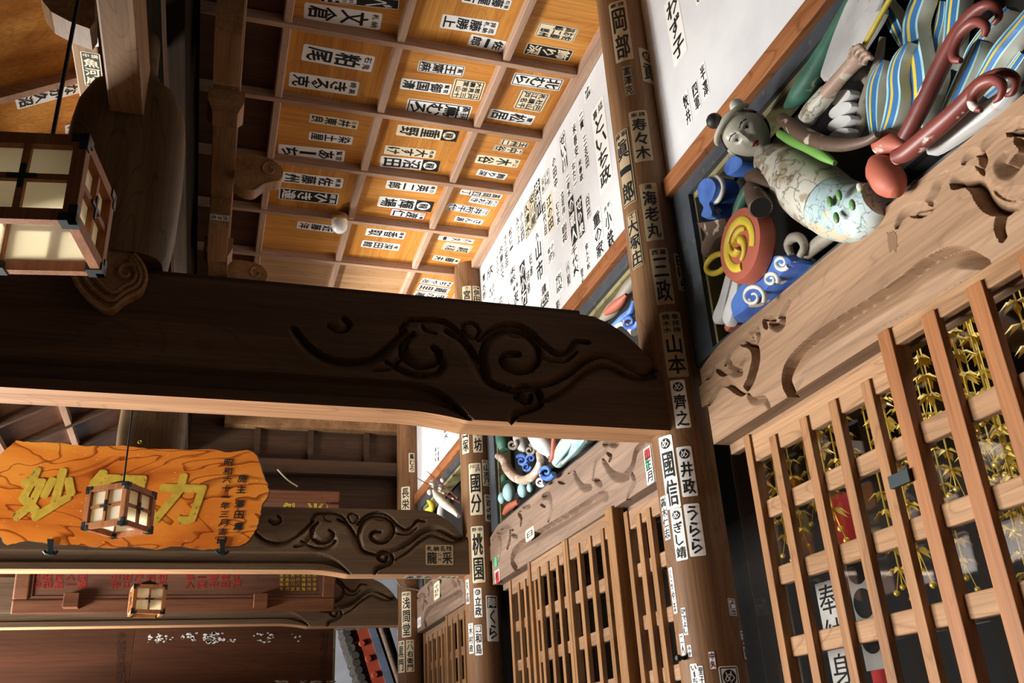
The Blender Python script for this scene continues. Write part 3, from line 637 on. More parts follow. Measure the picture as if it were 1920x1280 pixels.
# --- coffer slips: (left px, right px, height px, text, head, style, paper), top of the text at the right end
def ceiling_slip(p, q, hpx, main, head, style, paper, label, Z=None, pl=None):
    Z = (ZC+.0615) if Z is None else Z
    A, B = on('Z', Z, *p), on('Z', Z, *q); Vd = unit(B-A); L = np.linalg.norm(B-A)
    mid = ((p[0]+q[0])/2, (p[1]+q[1])/2)
    w = np.linalg.norm(on('Z', Z, mid[0], mid[1]+hpx/2)-on('Z', Z, mid[0], mid[1]-hpx/2))*.97
    U = np.cross(Vd, [0, 0, -1]); place_slip(slip_art(w, L, main, head, style, paper), flat_fn((A+B)/2, U, Vd, (0, 0, -1)), label, 'votive slips on the coffered ceiling')
CS = {('left', 'nearest'): [((600, -6), (748, 9), 19, 'べ理', '', 'i', 'white'), ((570, 20), (715, 41), 33, '文倉', '納札', '', 'white')],
 ('left', 'second'): [((567, 97), (700, 121), 32, '粕尾', '鬼石', '', 'white'), ((542, 148), (672, 167), 28, 'きる克', '高崎', '', 'white')],
 ('left', 'third'): [((580, 221), (671, 235), 17, '井東良', '春日', '', 'cream'), ((579, 254), (661, 264), 16, '染土屋', '', '', 'white'), ((522, 281), (646, 293), 23, 'あーち', '宮鷲', '', 'white')],
 ('left', 'fourth'): [((528, 331), (643, 344), 20, '佐藤州', '高崎', '', 'white'), ((523, 362), (634, 374), 22, 'ひき達', '高崎', 'i', 'white')],
 ('left', 'fifth'): [((557, 421), (628, 430), 14, '近藤洋', '', '', 'white')],
 ('middle', 'nearest'): [((868, -6), (957, 10), 20, '藤屋古', '里石', '', 'white'), ((827, 39), (932, 54), 27, '藤勝上', '巡納拝札', '', 'white'), ((880, 74), (946, 88), 22, '佐一郎', '', '', 'white')],
 ('middle', 'second'): [((784, 123), (870, 134), 21, '王齋麻', '高', 'b', 'white'), ((751, 156), (845, 168), 21, '御国清', '宮鷲', '', 'white'), ((848, 165), (906, 172), 38, '江戸三十郎見吉山大壽堂', '', 'd', 'cream'), ((762, 198), (882, 213), 29, '蔦むろ', '扶桑', 'b', 'white')],
 ('middle', 'third'): [((744, 243), (858, 256), 21, '重野', '', 'k', 'cream'), ((721, 280), (816, 290), 17, '大すけ', '麻布', '', 'cream'), ((713, 302), (823, 312), 21, '沼田', '', 'k', 'white')],
 ('middle', 'fourth'): [((724, 345), (818, 356), 16, '英二郎', '白龍', '', 'white'), ((709, 377), (811, 388), 20, '輝場', '', 'k', 'white'), ((732, 397), (797, 406), 14, '渡仁', '春日', 'r', 'white')],
 ('middle', 'fifth'): [((686, 434), (759, 442), 14, '香取', '春陽', '', 'white'), ((678, 456), (749, 464), 13, '深田館', '椿', '', 'white')],
 ('right', 'nearest'): [((1007, 54), (1080, 67), 27, '佐藤州お二郎高崎', '', 'd', 'cream'), ((985, 90), (1071, 105), 22, '飾り深', '', 'i', 'cream')],
 ('right', 'second'): [((961, 147), (1053, 160), 23, '北むら', '', 'b', 'white'), ((970, 185), (1023, 194), 37, '巴山千社講名札江戸', '', 'd', 'cream'), ((917, 212), (1000, 226), 19, '松居', '雷', '', 'white')],
 ('right', 'third'): [((938, 265), (990, 273), 11, '玉州二', '', 'b', 'cream'), ((926, 276), (980, 285), 11, '中谷', '一', 'b', 'cream'), ((892, 297), (973, 307), 16, '木谷', '江戸', '', 'cream'), ((895, 322), (949, 332), 12, '飾り深', '', '', 'white')],
 ('right', 'fourth'): [((863, 359), (941, 369), 9, '高岡四丁', '', '', 'white'), ((881, 373), (933, 382), 12, '光おき', '江戸', '', 'white'), ((839, 386), (915, 399), 14, '井桁千代', '江', 'b', 'white'), ((853, 409), (905, 417), 10, 'さん源', '', '', 'white')],
 ('right', 'fifth'): [((822, 445), (888, 453), 8, 'の久一', '', '', 'white'), ((831, 460), (883, 468), 15, '昭和講札', '', 'd', 'cream'), ((812, 482), (861, 490), 10, '藤夫', '高', '', 'cream')],
 ('right', 'sixth'): [((790, 525), (847, 534), 10, 'ちや治', '高崎', '', 'white'), ((784, 537), (842, 546), 10, '鐵里', '', '', 'white'), ((777, 549), (837, 557), 10, 'きの湯', '', '', 'white')]}
ORD = ['first', 'second', 'third', 'fourth', 'fifth', 'sixth', 'seventh', 'eighth', 'ninth', 'tenth', 'eleventh', 'twelfth', 'thirteenth', 'fourteenth', 'fifteenth', 'sixteenth', 'seventeenth', 'eighteenth', 'nineteenth', 'twentieth']
def kind_word(st, paper): return 'black ' if 'i' in st else ('red-edged ' if 'r' in st else ('crested ' if 'k' in st or 'c' in st else ('framed ' if 'b' in st or 'd' in st else ('cream ' if paper != 'white' else 'white '))))
for (cname, rname), L in CS.items():
    for i, (p, q, h, mn, hd, st, pa) in enumerate(L):
        place = ['upper', 'lower'][i] if len(L) == 2 else ('only' if len(L) == 1 else ORD[i])
        row = f'{rname} coffer row'
        ceiling_slip(p, q, h, mn, hd, st, pa, f'{kind_word(st, pa)}votive slip, {place} in the {cname} coffer of the {row}')
def wall_slip(p, q, wpx, main, head, style, paper, label, X=PLX-.0005, group='votive slips on the white plaster'):
    A, B = on('X', X, *p), on('X', X, *q); L = abs(A[2]-B[2]); c = (A+B)/2; m = ((p[0]+q[0])/2, (p[1]+q[1])/2)
    w = abs(on('X', X, m[0]-wpx/2, m[1])[1]-on('X', X, m[0]+wpx/2, m[1])[1])
    place_slip(slip_art(w, L, main, head, style, paper), flat_fn(c, (0, -1, 0), (0, 0, 1), (-1, 0, 0)), label, group)
z5 = lambda x, y: (760+x/3.88, 280+y/3.88)
WS = [((1127, 183), (1130, 362), 27, 'といち政', '延喜', '', 'white'), ((1104, 155), (1100, 192), 14, 'ゆ酒', '', '', 'white'), ((1089, 208), (1092, 245), 10, '二貫', '', '', 'white'),
 ((1098, 248), (1100, 320), 8, '三志田', '', '', 'white'), ((1077, 228), (1081, 298), 9, '米春安', '', '', 'white'), ((1087, 296), (1091, 342), 8, '米春政', '', '', 'white'), ((1075, 302), (1079, 350), 8, 'なた二', '', '', 'white'),
 ((1056, 245), (1058, 324), 12, 'せい川', '', 'b', 'white'), ((1039, 290), (1042, 357), 9, 'の田中', '', '', 'white'), ((1025, 318), (1021, 362), 17, '千社江戸名札', '', 'd', 'white'),
 ((1008, 336), (1010, 409), 13, '井酒川', '', 'i', 'white'), ((997, 361), (1001, 427), 11, '安川屋', '', 'b', 'cream'), ((988, 378), (990, 445), 11, '久清水', '', 'b', 'cream'),
 ((978, 392), (980, 455), 8, '小山四', '', '', 'white'), ((970, 404), (973, 458), 7, 'みつ上', '', '', 'white'), ((957, 424), (959, 476), 8, '松仁一', '', '', 'white'),
 ((948, 437), (950, 504), 7, 'さ二和田', '', '', 'white'), ((940, 457), (942, 527), 8, '内藤古文', '', '', 'white'), ((932, 478), (934, 518), 6, 'さのや', '', '', 'white'),
 ((920, 492), (918, 527), 14, '欣', '', '', 'white'), ((906, 512), (909, 563), 8, '清太郎', '', '', 'white'), ((922, 532), (923, 560), 13, '村中', '', '', 'white'),
 ((1030, 362), (1033, 435), 12, '江の田', '', '', 'cream'), ((1020, 377), (1023, 445), 7, '四代目', '', '', 'white'), ((1045, 376), (1048, 422), 8, 'むら友', '', '', 'white'),
 ((1054, 356), (1058, 404), 8, '立花井', '', '', 'white'), ((1064, 325), (1068, 371), 8, '二老木', '', '', 'white'), ((1072, 366), (1076, 460), 13, 'の蔵人', '', 'i', 'white'),
 ((1087, 367), (1090, 446), 13, 'せり泉', '', 'i', 'white'), ((1102, 363), (1104, 411), 8, '白井', '', 'b', 'white'), ((1118, 393), (1126, 486), 18, '重の家', '', '', 'white'),
 ((1139, 378), (1146, 471), 16, '小鉄', '平井', '', 'white'), ((1060, 413), (1058, 460), 13, '岩花', '', '', 'white'), ((1008, 430), (1013, 531), 16, '山市', '久', '', 'white'),
 ((1035, 452), (1032, 497), 15, '太刀', '小松', '', 'white'), ((1077, 457), (1080, 520), 14, '千代火', '', '', 'white'), ((1100, 453), (1104, 507), 8, '金んの松', '', '', 'white'),
 ((1065, 489), (1066, 537), 6, '小松', '', 'b', 'white'), ((1049, 507), (1047, 553), 15, '佐川政', '', '', 'white'), ((1020, 527), (1022, 580), 22, '浅間堂', '講', '', 'white'),
 ((995, 474), (997, 520), 7, '石倉', '', '', 'white'), ((989, 506), (993, 553), 8, '河幸', '', '', 'white'), ((980, 488), (983, 578), 12, 'の小万', '', 'i', 'white'),
 ((962, 494), (961, 537), 14, '末飯', '', '', 'white'), ((967, 528), (969, 574), 12, '友', '高崎', '', 'white'), ((927, 556), (929, 576), 6, '二', '', '', 'white'),
 ((938, 556), (941, 576), 6, '四', '', '', 'white'), ((951, 556), (954, 577), 6, '二一', '', '', 'white'), ((1045, 560), (1048, 583), 10, '彩', '', '', 'white'), ((1091, 500), (1094, 540), 7, '登火', '', '', 'white')]
WSs = sorted(WS, key=lambda r: r[0][0]); seen = {}
for r in WSs:
    c = on('X', PLX, (r[0][0]+r[1][0])/2, (r[0][1]+r[1][1])/2); band = 'upper' if c[2] > 5.25 else ('middle' if c[2] > 4.88 else 'lower')
    seen[band] = seen.get(band, 0)+1
    wall_slip(*r[:6], r[6], f'{kind_word(r[5], r[6])}votive slip, {ORD[seen[band]-1] if seen[band] <= 20 else "last"} from left in {band} band of far plaster wall')
for r, lab in ((((1257, -8), (1276, 112), 30, 'わず子', '', '', 'white'), 'large votive slip at the top of the nearest plaster wall beside the column'),
 (((1321, 112), (1320, 190), 13, '半澤', '', '', 'white'), 'right one of three votive slips above the wooden rail, nearest plaster wall'),
 (((1306, 148), (1305, 214), 13, '四軍', '', '', 'white'), 'middle one of three votive slips above the wooden rail, nearest plaster wall'),
 (((1288, 168), (1289, 240), 13, '牧井', '', '', 'white'), 'left one of three votive slips above the wooden rail, nearest plaster wall'),
 (((1309, -14), (1312, 5), 14, 'し', '', '', 'white'), 'votive slip cut by the top edge of the picture, nearest plaster wall'),
 (((838, 790), (834, 832), 9, '組大', '', '', 'white'), 'larger votive slip on the small far wall piece beyond the middle column'),
 (((817, 836), (817, 868), 3.5, '高井松', '', '', 'white'), 'left narrow votive slip on the small far wall piece'),
 (((822, 834), (822, 867), 3.5, '大須賀', '', '', 'white'), 'right narrow votive slip on the small far wall piece')): wall_slip(*r, lab)
# --- slips on the round columns
def col_slip(ci, p, q, wpx, main, head, style, paper, label, th=None):
    y = BAY[ci]; a0, z0 = oncyl(0, y, .151, *p); a1, z1 = oncyl(0, y, .151, *q); a = (a0+a1)/2; zc = (z0+z1)/2; L = abs(z0-z1)
    P = np.array([.151*math.cos(a), y+.151*math.sin(a), zc]); dist = np.linalg.norm((P-CAM)[:2]); 
    fo = abs(math.cos(a-math.atan2(CAM[1]-y, CAM[0]))); w = min(wpx/FPX*depth(P)/max(fo, .25), .11)
    r = .1506
    place_slip(slip_art(w, L, main, head, style, paper), lambda u, v, h: (math.cos(a+u/r)*(r+h), y+math.sin(a+u/r)*(r+h), zc+v), label, 'votive slips on the round columns', cyl_r=r)
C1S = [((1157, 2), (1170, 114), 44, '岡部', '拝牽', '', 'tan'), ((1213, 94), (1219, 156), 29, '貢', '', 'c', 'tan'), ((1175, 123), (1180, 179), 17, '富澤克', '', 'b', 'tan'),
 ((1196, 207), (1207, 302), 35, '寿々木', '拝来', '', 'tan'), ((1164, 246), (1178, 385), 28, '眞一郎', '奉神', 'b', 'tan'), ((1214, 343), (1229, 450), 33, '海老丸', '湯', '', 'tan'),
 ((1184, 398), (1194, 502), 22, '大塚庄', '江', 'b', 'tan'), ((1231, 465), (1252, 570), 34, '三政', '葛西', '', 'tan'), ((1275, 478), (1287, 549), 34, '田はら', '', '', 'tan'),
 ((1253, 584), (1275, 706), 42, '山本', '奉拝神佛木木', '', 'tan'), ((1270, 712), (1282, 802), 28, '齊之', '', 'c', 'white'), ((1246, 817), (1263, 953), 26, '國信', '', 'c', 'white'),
 ((1279, 837), (1297, 930), 29, '井政', '', 'c', 'white'), ((1266, 953), (1279, 1050), 22, 'ぎし靖', '', 'c', 'white'), ((1294, 944), (1311, 1042), 30, 'うらら', '', '', 'white'),
 ((1230, 840), (1236, 922), 8, '本中村', '', '', 'white'), ((1243, 930), (1251, 1012), 11, '高木仁志', '', 'b', 'white'), ((1256, 1064), (1267, 1150), 7, 'くらやま', '', '', 'white'),
 ((1281, 1139), (1286, 1190), 9, 'ひでよし', '', 'b', 'white'), ((1277, 1188), (1282, 1228), 8, '二人', '', '', 'white'), ((1292, 1209), (1294, 1231), 7, 'みや', '', '', 'white'),
 ((1373, 1122), (1375, 1154), 14, 'よしき', '', 'b', 'white'), ((1398, 1183), (1397, 1216), 13, 'ふみこ', '', 'b', 'white'), ((1412, 1201), (1411, 1238), 12, '中田宏', '', 'r', 'white'),
 ((1332, 1221), (1339, 1254), 12, '中久', '', 'r', 'white'), ((1366, 1248), (1372, 1296), 36, '人', '', 'bc', 'white'), ((1300, 1244), (1304, 1284), 13, 'いーち', '', '', 'white'), ((1314, 1248), (1315, 1284), 10, '里子', '', '', 'white')]
for i, r in enumerate(C1S):
    n = len(C1S); pos = f'{ORD[i]} from the top' if i < 14 else (f'{ORD[n-1-i]} from the bottom' if i < n-1 else 'the very lowest')
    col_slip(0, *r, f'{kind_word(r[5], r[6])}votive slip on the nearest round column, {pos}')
C2S = [((874, 536), (877, 582), 17, '宮本', 'さ', '', 'cream'), ((892, 536), (896, 582), 14, '伊田倉', '春日', '', 'cream'), ((871, 796), (873, 850), 13, '口塚', '', '', 'cream'), ((894, 792), (897, 848), 18, 'の坊', '', '', 'cream'),
 ((889, 868), (894, 965), 24, '國分', '江戸川', '', 'cream'), ((911, 862), (914, 911), 15, '山志乃', '江戸', '', 'cream'), ((917, 927), (920, 978), 17, '百の橋', '講中', '', 'cream'), ((894, 986), (898, 1092), 29, '桃園', '中野', '', 'cream'),
 ((895, 1102), (897, 1157), 15, '立政', '', 'c', 'white'), ((923, 1116), (925, 1202), 27, 'くら', '', 'q', 'white'), ((882, 1168), (884, 1225), 9, '木村政', '石', '', 'white'), ((896, 1171), (898, 1228), 14, '和島', '', 'q', 'white'), ((876, 1086), (877, 1132), 6, '久高', '', '', 'white')]
for i, r in enumerate(C2S): col_slip(1, *r, f'{kind_word(r[5], r[6])}votive slip on the middle round column, {ORD[i]} from the top')
C3S = [((772, 849), (772, 885), 11, '蔦むろ', '', '', 'cream'), ((760, 912), (760, 957), 18, '長栄', '', '', 'cream'), ((761, 1109), (762, 1194), 21, '浅間堂', '武州', '', 'cream'), ((769, 1199), (769, 1259), 15, '八右衛門', '石井', '', 'cream'), ((752, 1201), (751, 1261), 12, '黒門', '春日', '', 'cream'), ((744, 1182), (744, 1222), 3, '石川', '', '', 'white')]
for i, r in enumerate(C3S): col_slip(2, *r, f'{kind_word(r[5], r[6])}votive slip on the furthest round column, {ORD[i]} from the top')
# --- slips on timbers
def rect_slip(A, U, V, N, w, h, main, head, style, paper, label): place_slip(slip_art(w, h, main, head, style, paper), flat_fn(A, U, V, N), label, 'votive slips on the timbers')
c = on('Y', BAY[1]-.081, 824, 1040); w = .235
s = Slip(w, .165); s.paper('old', .04)
for i, ch in enumerate('残名納札'): s.char(ch, .082-.055*i, .052, .048, .045, 'ink')
s.char('采', .065, -.025, .085, .10, 'ink'); s.char('龍', -.065, -.025, .085, .10, 'ink'); s.char('八', 0, 0, .03, .03, 'ink', off=.01); s.char('代', 0, -.04, .03, .03, 'ink', off=.01)
place_slip(s, flat_fn(c, (1, 0, 0), (0, 0, 1), (0, -1, 0)), 'broad tan votive slip on the carved face of the middle beam', 'votive slips on the timbers')
for p, q, y, mn, lab in (((760, 1081), (808, 1081), BAY[1], 'き彩湯', 'votive slip under the middle beam, left of two'), ((822, 1082), (858, 1082), BAY[1], 'せの久', 'votive slip under the middle beam, right of two'), ((628, 1180), (680, 1179), BAY[2], '千社札神田', 'long votive slip under the furthest beam')):
    A, B = on('Z', 2.9525, *p), on('Z', 2.9525, *q); L = np.linalg.norm(B-A); V = unit(B-A)
    rect_slip((A+B)/2, np.cross(V, [0, 0, -1]), V, (0, 0, -1), .12 if y != BAY[2] else .10, L, mn, '', 'b' if 'せ' not in mn else '', 'white' if 'せ' not in mn else 'cream', lab)
A = on('Y', -.041, 1105, 602); rect_slip(A, (1, 0, 0), (0, 0, 1), (0, -1, 0), .09, .06, '嶽', '', '', 'tan', 'dim votive slip on the plank end above the nearest beam')
for p, q, wpx, mn, st, pa, lab in (((1213, 838), (1220, 907), 14, '山正月', 'g', 'white', 'votive slip with red and green on the carved lintel behind the nearest column'), ((993, 990), (994, 1012), 17, '日', '', 'cream', 'small grey square slip on the carved lintel of the middle bay'), ((932, 1068), (933, 1092), 9, '札', 'g', 'white', 'small votive slip at the lintel end by the middle column')):
    wall_slip(p, q, wpx, mn, '', st, pa, lab, LX-.003, 'votive slips on the timbers')
for p, q, wpx, mn, st, pa, lab in (((820, 1090), (818, 1124), 11, '千社札', '', 'cream', 'torn votive slip on the furthest carved lintel'), ((786, 1157), (786, 1176), 7, '八', '', 'white', 'small white votive slip at the foot of the furthest lintel')): wall_slip(p, q, wpx, mn, '', st, pa, lab, LX-.003, 'votive slips on the timbers')
A = on('Z', 5.4495, 431, 98); B = on('Z', 5.4495, 429, 156); rect_slip((A+B)/2, (1, 0, 0), (0, -1, 0), (0, 0, -1), .105, abs(A[1]-B[1]), '山崎', '江戸', 'i', 'cream', 'black votive slip under the brown beam at the ceiling edge')
A, B = on('Y', 2.179, 368, 424), on('Y', 2.179, 434, 411)
rect_slip((-2.32, 2.177, 5.275), (0, 0, 1), (1, 0, 0), (0, -1, 0), .05, .135, '佐ちあ', '', 'b', 'white', 'votive slip on the curved end of the bracket arm')
A, B = on('Z', 5.1595, 149, 95), on('Z', 5.1595, 164, 160); rect_slip((-3.03, (A[1]+B[1])/2, 5.1595), (1, 0, 0), (0, -1, 0), (0, 0, -1), .10, abs(A[1]-B[1]), '魚河岸', '講中', 'i', 'cream', 'black votive slip under the purlin left of the big strut')
A, B = on('Z', 5.1595, 150, 58), on('Z', 5.1595, 160, 84); rect_slip((-3.03, (A[1]+B[1])/2, 5.1595), (1, 0, 0), (0, -1, 0), (0, 0, -1), .10, abs(A[1]-B[1]), '宝', '', '', 'white', 'white votive slip under the purlin left of the big strut')
def slope_slip(p, q, hpx, mn, lab):
    n = np.array([-.6, 0, 1.]); d = 5.3+1.8+.058
    def hit(x, y): r = ray(x, y); return CAM+r*((d-n @ CAM)/(n @ r))
    A, B = hit(*p), hit(*q); V = unit(B-A); L = np.linalg.norm(B-A); m = ((p[0]+q[0])/2, (p[1]+q[1])/2); w = np.linalg.norm(hit(m[0], m[1]+hpx/2)-hit(m[0], m[1]-hpx/2))
    N = -unit(n); rect_slip((A+B)/2, np.cross(V, N), V, N, w, L, mn, '', '', 'white', lab)
slope_slip((30, 195), (150, 163), 22, 'なか久沼', 'long white votive slip on the sloping eaves coffer above the big lantern')
slope_slip((122, 243), (160, 234), 16, 'ゆい', 'second votive slip on the sloping eaves coffer beside the big lantern')
# ------------------------------------------------------------------ painted carvings
def wp(x, y, X): return on('X', X, x, y)
def Z1(p): return [(1300+q[0]/2.91, q[1]/2.91, *[r/2.91 for r in q[2:]]) for q in p]
def Z6(p): return [(1540+q[0]/4.924, q[1]/4.924, *[r/4.924 for r in q[2:]]) for q in p]
def tubepx(g, pts, X, seg=12, m=None, n=5, k=.8):
    P = smooth_path(pts, n); Xs = X if callable(X) else (lambda t: X); L = len(P)-1
    C = [wp(a, b, Xs(i/L)) for i, (a, b, r) in enumerate(P)]; R = [max(r, .5)/FPX*depth(c) for (a, b, r), c in zip(P, C)]
    g.tube(C, R, seg, m); return g
def platepx(g, out, X, th, m=None, n=4, closed=True):
    P = smooth_path(list(out)+[out[0]], n)[:-1] if n else out
    pts = [wp(a, b, X) for a, b in P]; c = np.mean(pts, 0); N = len(pts)
    # bevelled slab: slightly smaller face in front
    inn = [c+(p-c)*.9+np.array([-.4*th, 0, 0]) for p in pts]; back = [p+np.array([th, 0, 0]) for p in pts]
    g.add(inn+pts+back, [tuple(range(N))]+[(i, (i+1) % N, N+(i+1) % N, N+i) for i in range(N)]+[(N+i, N+(i+1) % N, 2*N+(i+1) % N, 2*N+i) for i in range(N)], m); return g
SE = [-1, -.80, -.52, -.20, .16, .50, .76, 1]; SM = [0, 1, 2, 3, 2, 1, 0]
def feather(g, pts, X, wav=.0, th=.03):
    P = smooth_path(pts, 7); n = len(P); vs = []; fs = []; fm = []; K = len(SE)
    for i, (a, b, w) in enumerate(P):
        t0, t1 = P[max(i-1, 0)], P[min(i+1, n-1)]; dx, dy = t1[0]-t0[0], t1[1]-t0[1]; L = math.hypot(dx, dy)+1e-6; nx, ny = -dy/L, dx/L
        for u in SE:
            h = -.026*(1-u*u)-.010*math.cos(u*9); vs.append(wp(a+nx*u*w/2, b+ny*u*w/2, X)+np.array([h, 0, 0]))
        vs.append(wp(a-nx*w/2, b-ny*w/2, X)+np.array([th, 0, 0])); vs.append(wp(a+nx*w/2, b+ny*w/2, X)+np.array([th, 0, 0]))
    Q = K+2
    for i in range(n-1):
        for k in range(K-1): fs.append((i*Q+k, i*Q+k+1, (i+1)*Q+k+1, (i+1)*Q+k)); fm.append(SM[k])
        for a, b in ((0, K), (K-1, K+1)): fs.append((i*Q+a, i*Q+b, (i+1)*Q+b, (i+1)*Q+a)); fm.append(0)
        fs.append((i*Q+K, i*Q+K+1, (i+1)*Q+K+1, (i+1)*Q+K)); fm.append(0)
    o = len(g.v); g.v += [tuple(v) for v in vs]; g.f += [tuple(i+o for i in f) for f in fs]; g.m += fm; return g
def spiralpx(g, x, y, r0, X, turns=1.6, rt=5, m=None, a0=0, sgn=1):
    pts = [(x+r0*(1-.8*t)*math.cos(a0+sgn*turns*2*PI*t), y+r0*(1-.8*t)*math.sin(a0+sgn*turns*2*PI*t), rt*(1-.5*t)) for t in np.linspace(0, 1, 18)]
    return tubepx(g, pts, X, 8, m, 2)
P = dict
MT['p_cream'] = flaked('worn cream paint', (.80, .81, .72), (.50, .44, .33), .34, 14)
MT['p_robe'] = flaked('cracked white robe paint', (.58, .56, .45), (.36, .31, .22), .44, 10, .45, (.74, .73, .66), 7)
MT['p_skirt'] = flaked('cracked sky blue paint', (.42, .62, .66), (.60, .50, .36), .40, 11, .45, (.66, .78, .78), 16)
MT['p_blue'] = flaked('deep blue paint', (.05, .13, .52), (.50, .46, .40), .33, 12, .5, (.10, .26, .70))
MT['p_navy'] = flaked('feather blue', (.05, .20, .50), (.4, .45, .45), .27, 14, .5)
MT['p_sky'] = flaked('feather light blue', (.30, .66, .74), (.55, .55, .46), .27, 12, .5, (.50, .76, .78))
MT['p_yellow'] = flaked('yellow paint', (.80, .62, .06), (.5, .42, .2), .25, 16, .5)
MT['p_red'] = flaked('brick red paint', (.50, .13, .08), (.6, .52, .44), .31, 10, .6)
MT['p_maroon'] = flaked('maroon paint', (.14, .03, .026), (.62, .56, .5), .38, 8, .45, (.20, .045, .035))
MT['p_brown'] = flaked('dark brown flaked paint', (.13, .085, .06), (.55, .46, .36), .38, 13, .5)
MT['p_green'] = flaked('dark green paint', (.06, .20, .14), (.45, .42, .30), .33, 12, .5, (.10, .28, .20))
MT['p_lime'] = flaked('bright green paint', (.20, .48, .10), (.3, .3, .18), .33, 12, .5)
MT['p_grey'] = flaked('grey carved wood', (.30, .27, .22), (.16, .13, .10), .40, 9, .6)
MT['p_white'] = flaked('white paint', (.76, .77, .78), (.5, .46, .42), .30, 12, .4)
MT['p_pink'] = flaked('flaked pink flesh paint', (.52, .36, .28), (.66, .60, .50), .45, 14, .5)
MT['p_face'] = flaked('polished face paint', (.80, .77, .64), (.52, .42, .30), .27, 9, .3, (.86, .84, .72))
MT['p_hair'] = flaked('dark hair', (.045, .038, .032), (.42, .38, .30), .30, 9, .5)
MT['p_leaf'] = flaked('leaf green paint', (.12, .28, .09), (.5, .5, .4), .38, 14, .5)
MT['lips'] = flat('lip red', (.42, .10, .07), .4)
def head_mesh(parent, C, R, up, front):
    up = unit(up); front = unit(front-up*(front @ up)); right = np.cross(front, up)
    n, k = 144, 112; vs, fs, fm = [], [], []
    ga = lambda x, y, cx, cy, sx, sy: math.exp(-((x-cx)/sx)**2-((y-cy)/sy)**2)
    for i in range(k+1):
        th = PI*i/k
        for j in range(n):
            ph = 2*PI*j/n; x, y, z = math.sin(th)*math.sin(ph), math.cos(th), math.sin(th)*math.cos(ph)
            X, Y, Zf = x*.80*(1-.20*max(0, -y)**1.5), y*1.02, z*.86
            if z > 0:
                f = z
                Zf += f*(.26*ga(x, y, 0, -.16, .12, .13)+.09*ga(x, y, 0, .08, .07, .22)      # nose
                     - .10*(ga(x, y, .36, .13, .19, .10)+ga(x, y, -.36, .13, .19, .10))       # sockets
                     + .06*(ga(x, y, .36, .12, .13, .06)+ga(x, y, -.36, .12, .13, .06))        # lids
                     + .045*(ga(x, y, .3, .27, .2, .05)+ga(x, y, -.3, .27, .2, .05))           # brows
                     + .06*(ga(x, y, 0, -.40, .15, .045)+ga(x, y, 0, -.50, .13, .05))          # lips
                     - .05*ga(x, y, 0, -.45, .17, .022)
                     + .07*ga(x, y, 0, -.74, .18, .13)+.04*(ga(x, y, .42, -.2, .2, .2)+ga(x, y, -.42, -.2, .2, .2)))
            vs.append(C+R*(right*X+up*Y+front*Zf))
    for i in range(k):
        for j in range(n):
            fs.append((i*n+j, i*n+(j+1) % n, (i+1)*n+(j+1) % n, (i+1)*n+j)); th = PI*(i+.5)/k; ph = 2*PI*(j+.5)/n
            x, y, z = math.sin(th)*math.sin(ph), math.cos(th), math.sin(th)*math.cos(ph); m = 0
            if z > .2:
                for sx in (-1, 1):
                    ex = (x*sx-.36)
                    if abs(y-.12-.02*(1-(ex/.19)**2)) < .048*(1.05-(ex/.21)**2) and abs(ex) < .20: m = 2 if abs(ex) < .075 or y > .152 else 3
                    if abs(y-.31-.07*(1-(ex/.26)**2)) < .022 and abs(ex) < .25: m = 2
                if abs(x) < .21*(1-abs(y+.46)/.15) and abs(y+.46) < .12: m = 1 if abs(y+.46) > .022 else 2
            fm.append(m)
    g = G(); g.v = [tuple(v) for v in vs]; g.f = fs; g.m = fm
    h = g.build('head', ['p_face', 'lips', 'ink', 'whitepaint'], parent, smooth=60)
    g = G(); A = np.array([right, up, front])
    # cap of dark hair behind the hair line, with a white band, two buns and loops
    vs, fs = [], []; kk, nn = 18, 48
    for i in range(kk+1):
        th = PI*.62*i/kk
        for j in range(nn):
            ph = 2*PI*j/nn; d = np.array([math.sin(th)*math.sin(ph)*.87, math.sin(th)*math.cos(ph)*.95, -math.cos(th)*1.0]); d[2] -= .02; d[2] = min(d[2], .55-.75*max(0, .75-d[1]))
            vs.append(C+R*(A.T @ d))
    g.add(vs, [(i*nn+j, i*nn+(j+1) % nn, (i+1)*nn+(j+1) % nn, (i+1)*nn+j) for i in range(kk) for j in range(nn)])
    g.build('hair', 'p_hair', h, smooth=60)
    g = G(); band = [C+R*(A.T @ np.array([.84*math.sin(t), .55+.35*math.cos(t), .52*math.cos(t)+.1])) for t in np.linspace(-1.5, 1.5, 20)]
    g.tube(band, R*.10, 8); g.ball(C+R*(A.T @ np.array([-.62, .86, .15])), R*.27); g.build('hair_band', 'p_cream', h, smooth=60)
    g = G(); g.ball(C+R*(A.T @ np.array([.30, 1.18, -.2])), R*.30); g.build('hair_bun', 'p_hair', h, smooth=60)
    for sx in (-1, 1):
        g = G(); g.ball(C+R*(A.T @ np.array([sx*.80, -.02, .02])), R*np.array([.10, .22, .14]), 12, axes=A); g.build('ear', 'p_face', h, smooth=60)
    return h
mc = thing('celestial_maiden_carving', 'painted carving of a flying maiden with striped feather tail, nearest panel', 'carving', tuple(wp(1540, 350, .05)))
g = G(); tubepx(g, [(1418, 272, 17), (1432, 288, 19), (1444, 300, 33), (1466, 317, 46), (1502, 341, 57), (1534, 366, 61), (1560, 384, 58)], .03, 24)
tubepx(g, [(1512, 224, 17), (1522, 208, 18), (1538, 190, 18), (1553, 172, 17)], -.04, 16); 
g.build('body', 'p_robe', mc, smooth=60)
vdir = unit(CAM-wp(1396, 250, -.05))
upv = unit(ROT @ np.array([-.80, .58, 0])); head_mesh(mc, wp(1397, 250, -.06), 51/FPX*depth(wp(1397, 251, -.06)), upv, vdir+.25*(ROT @ np.array([-.25, -.3, 0])))
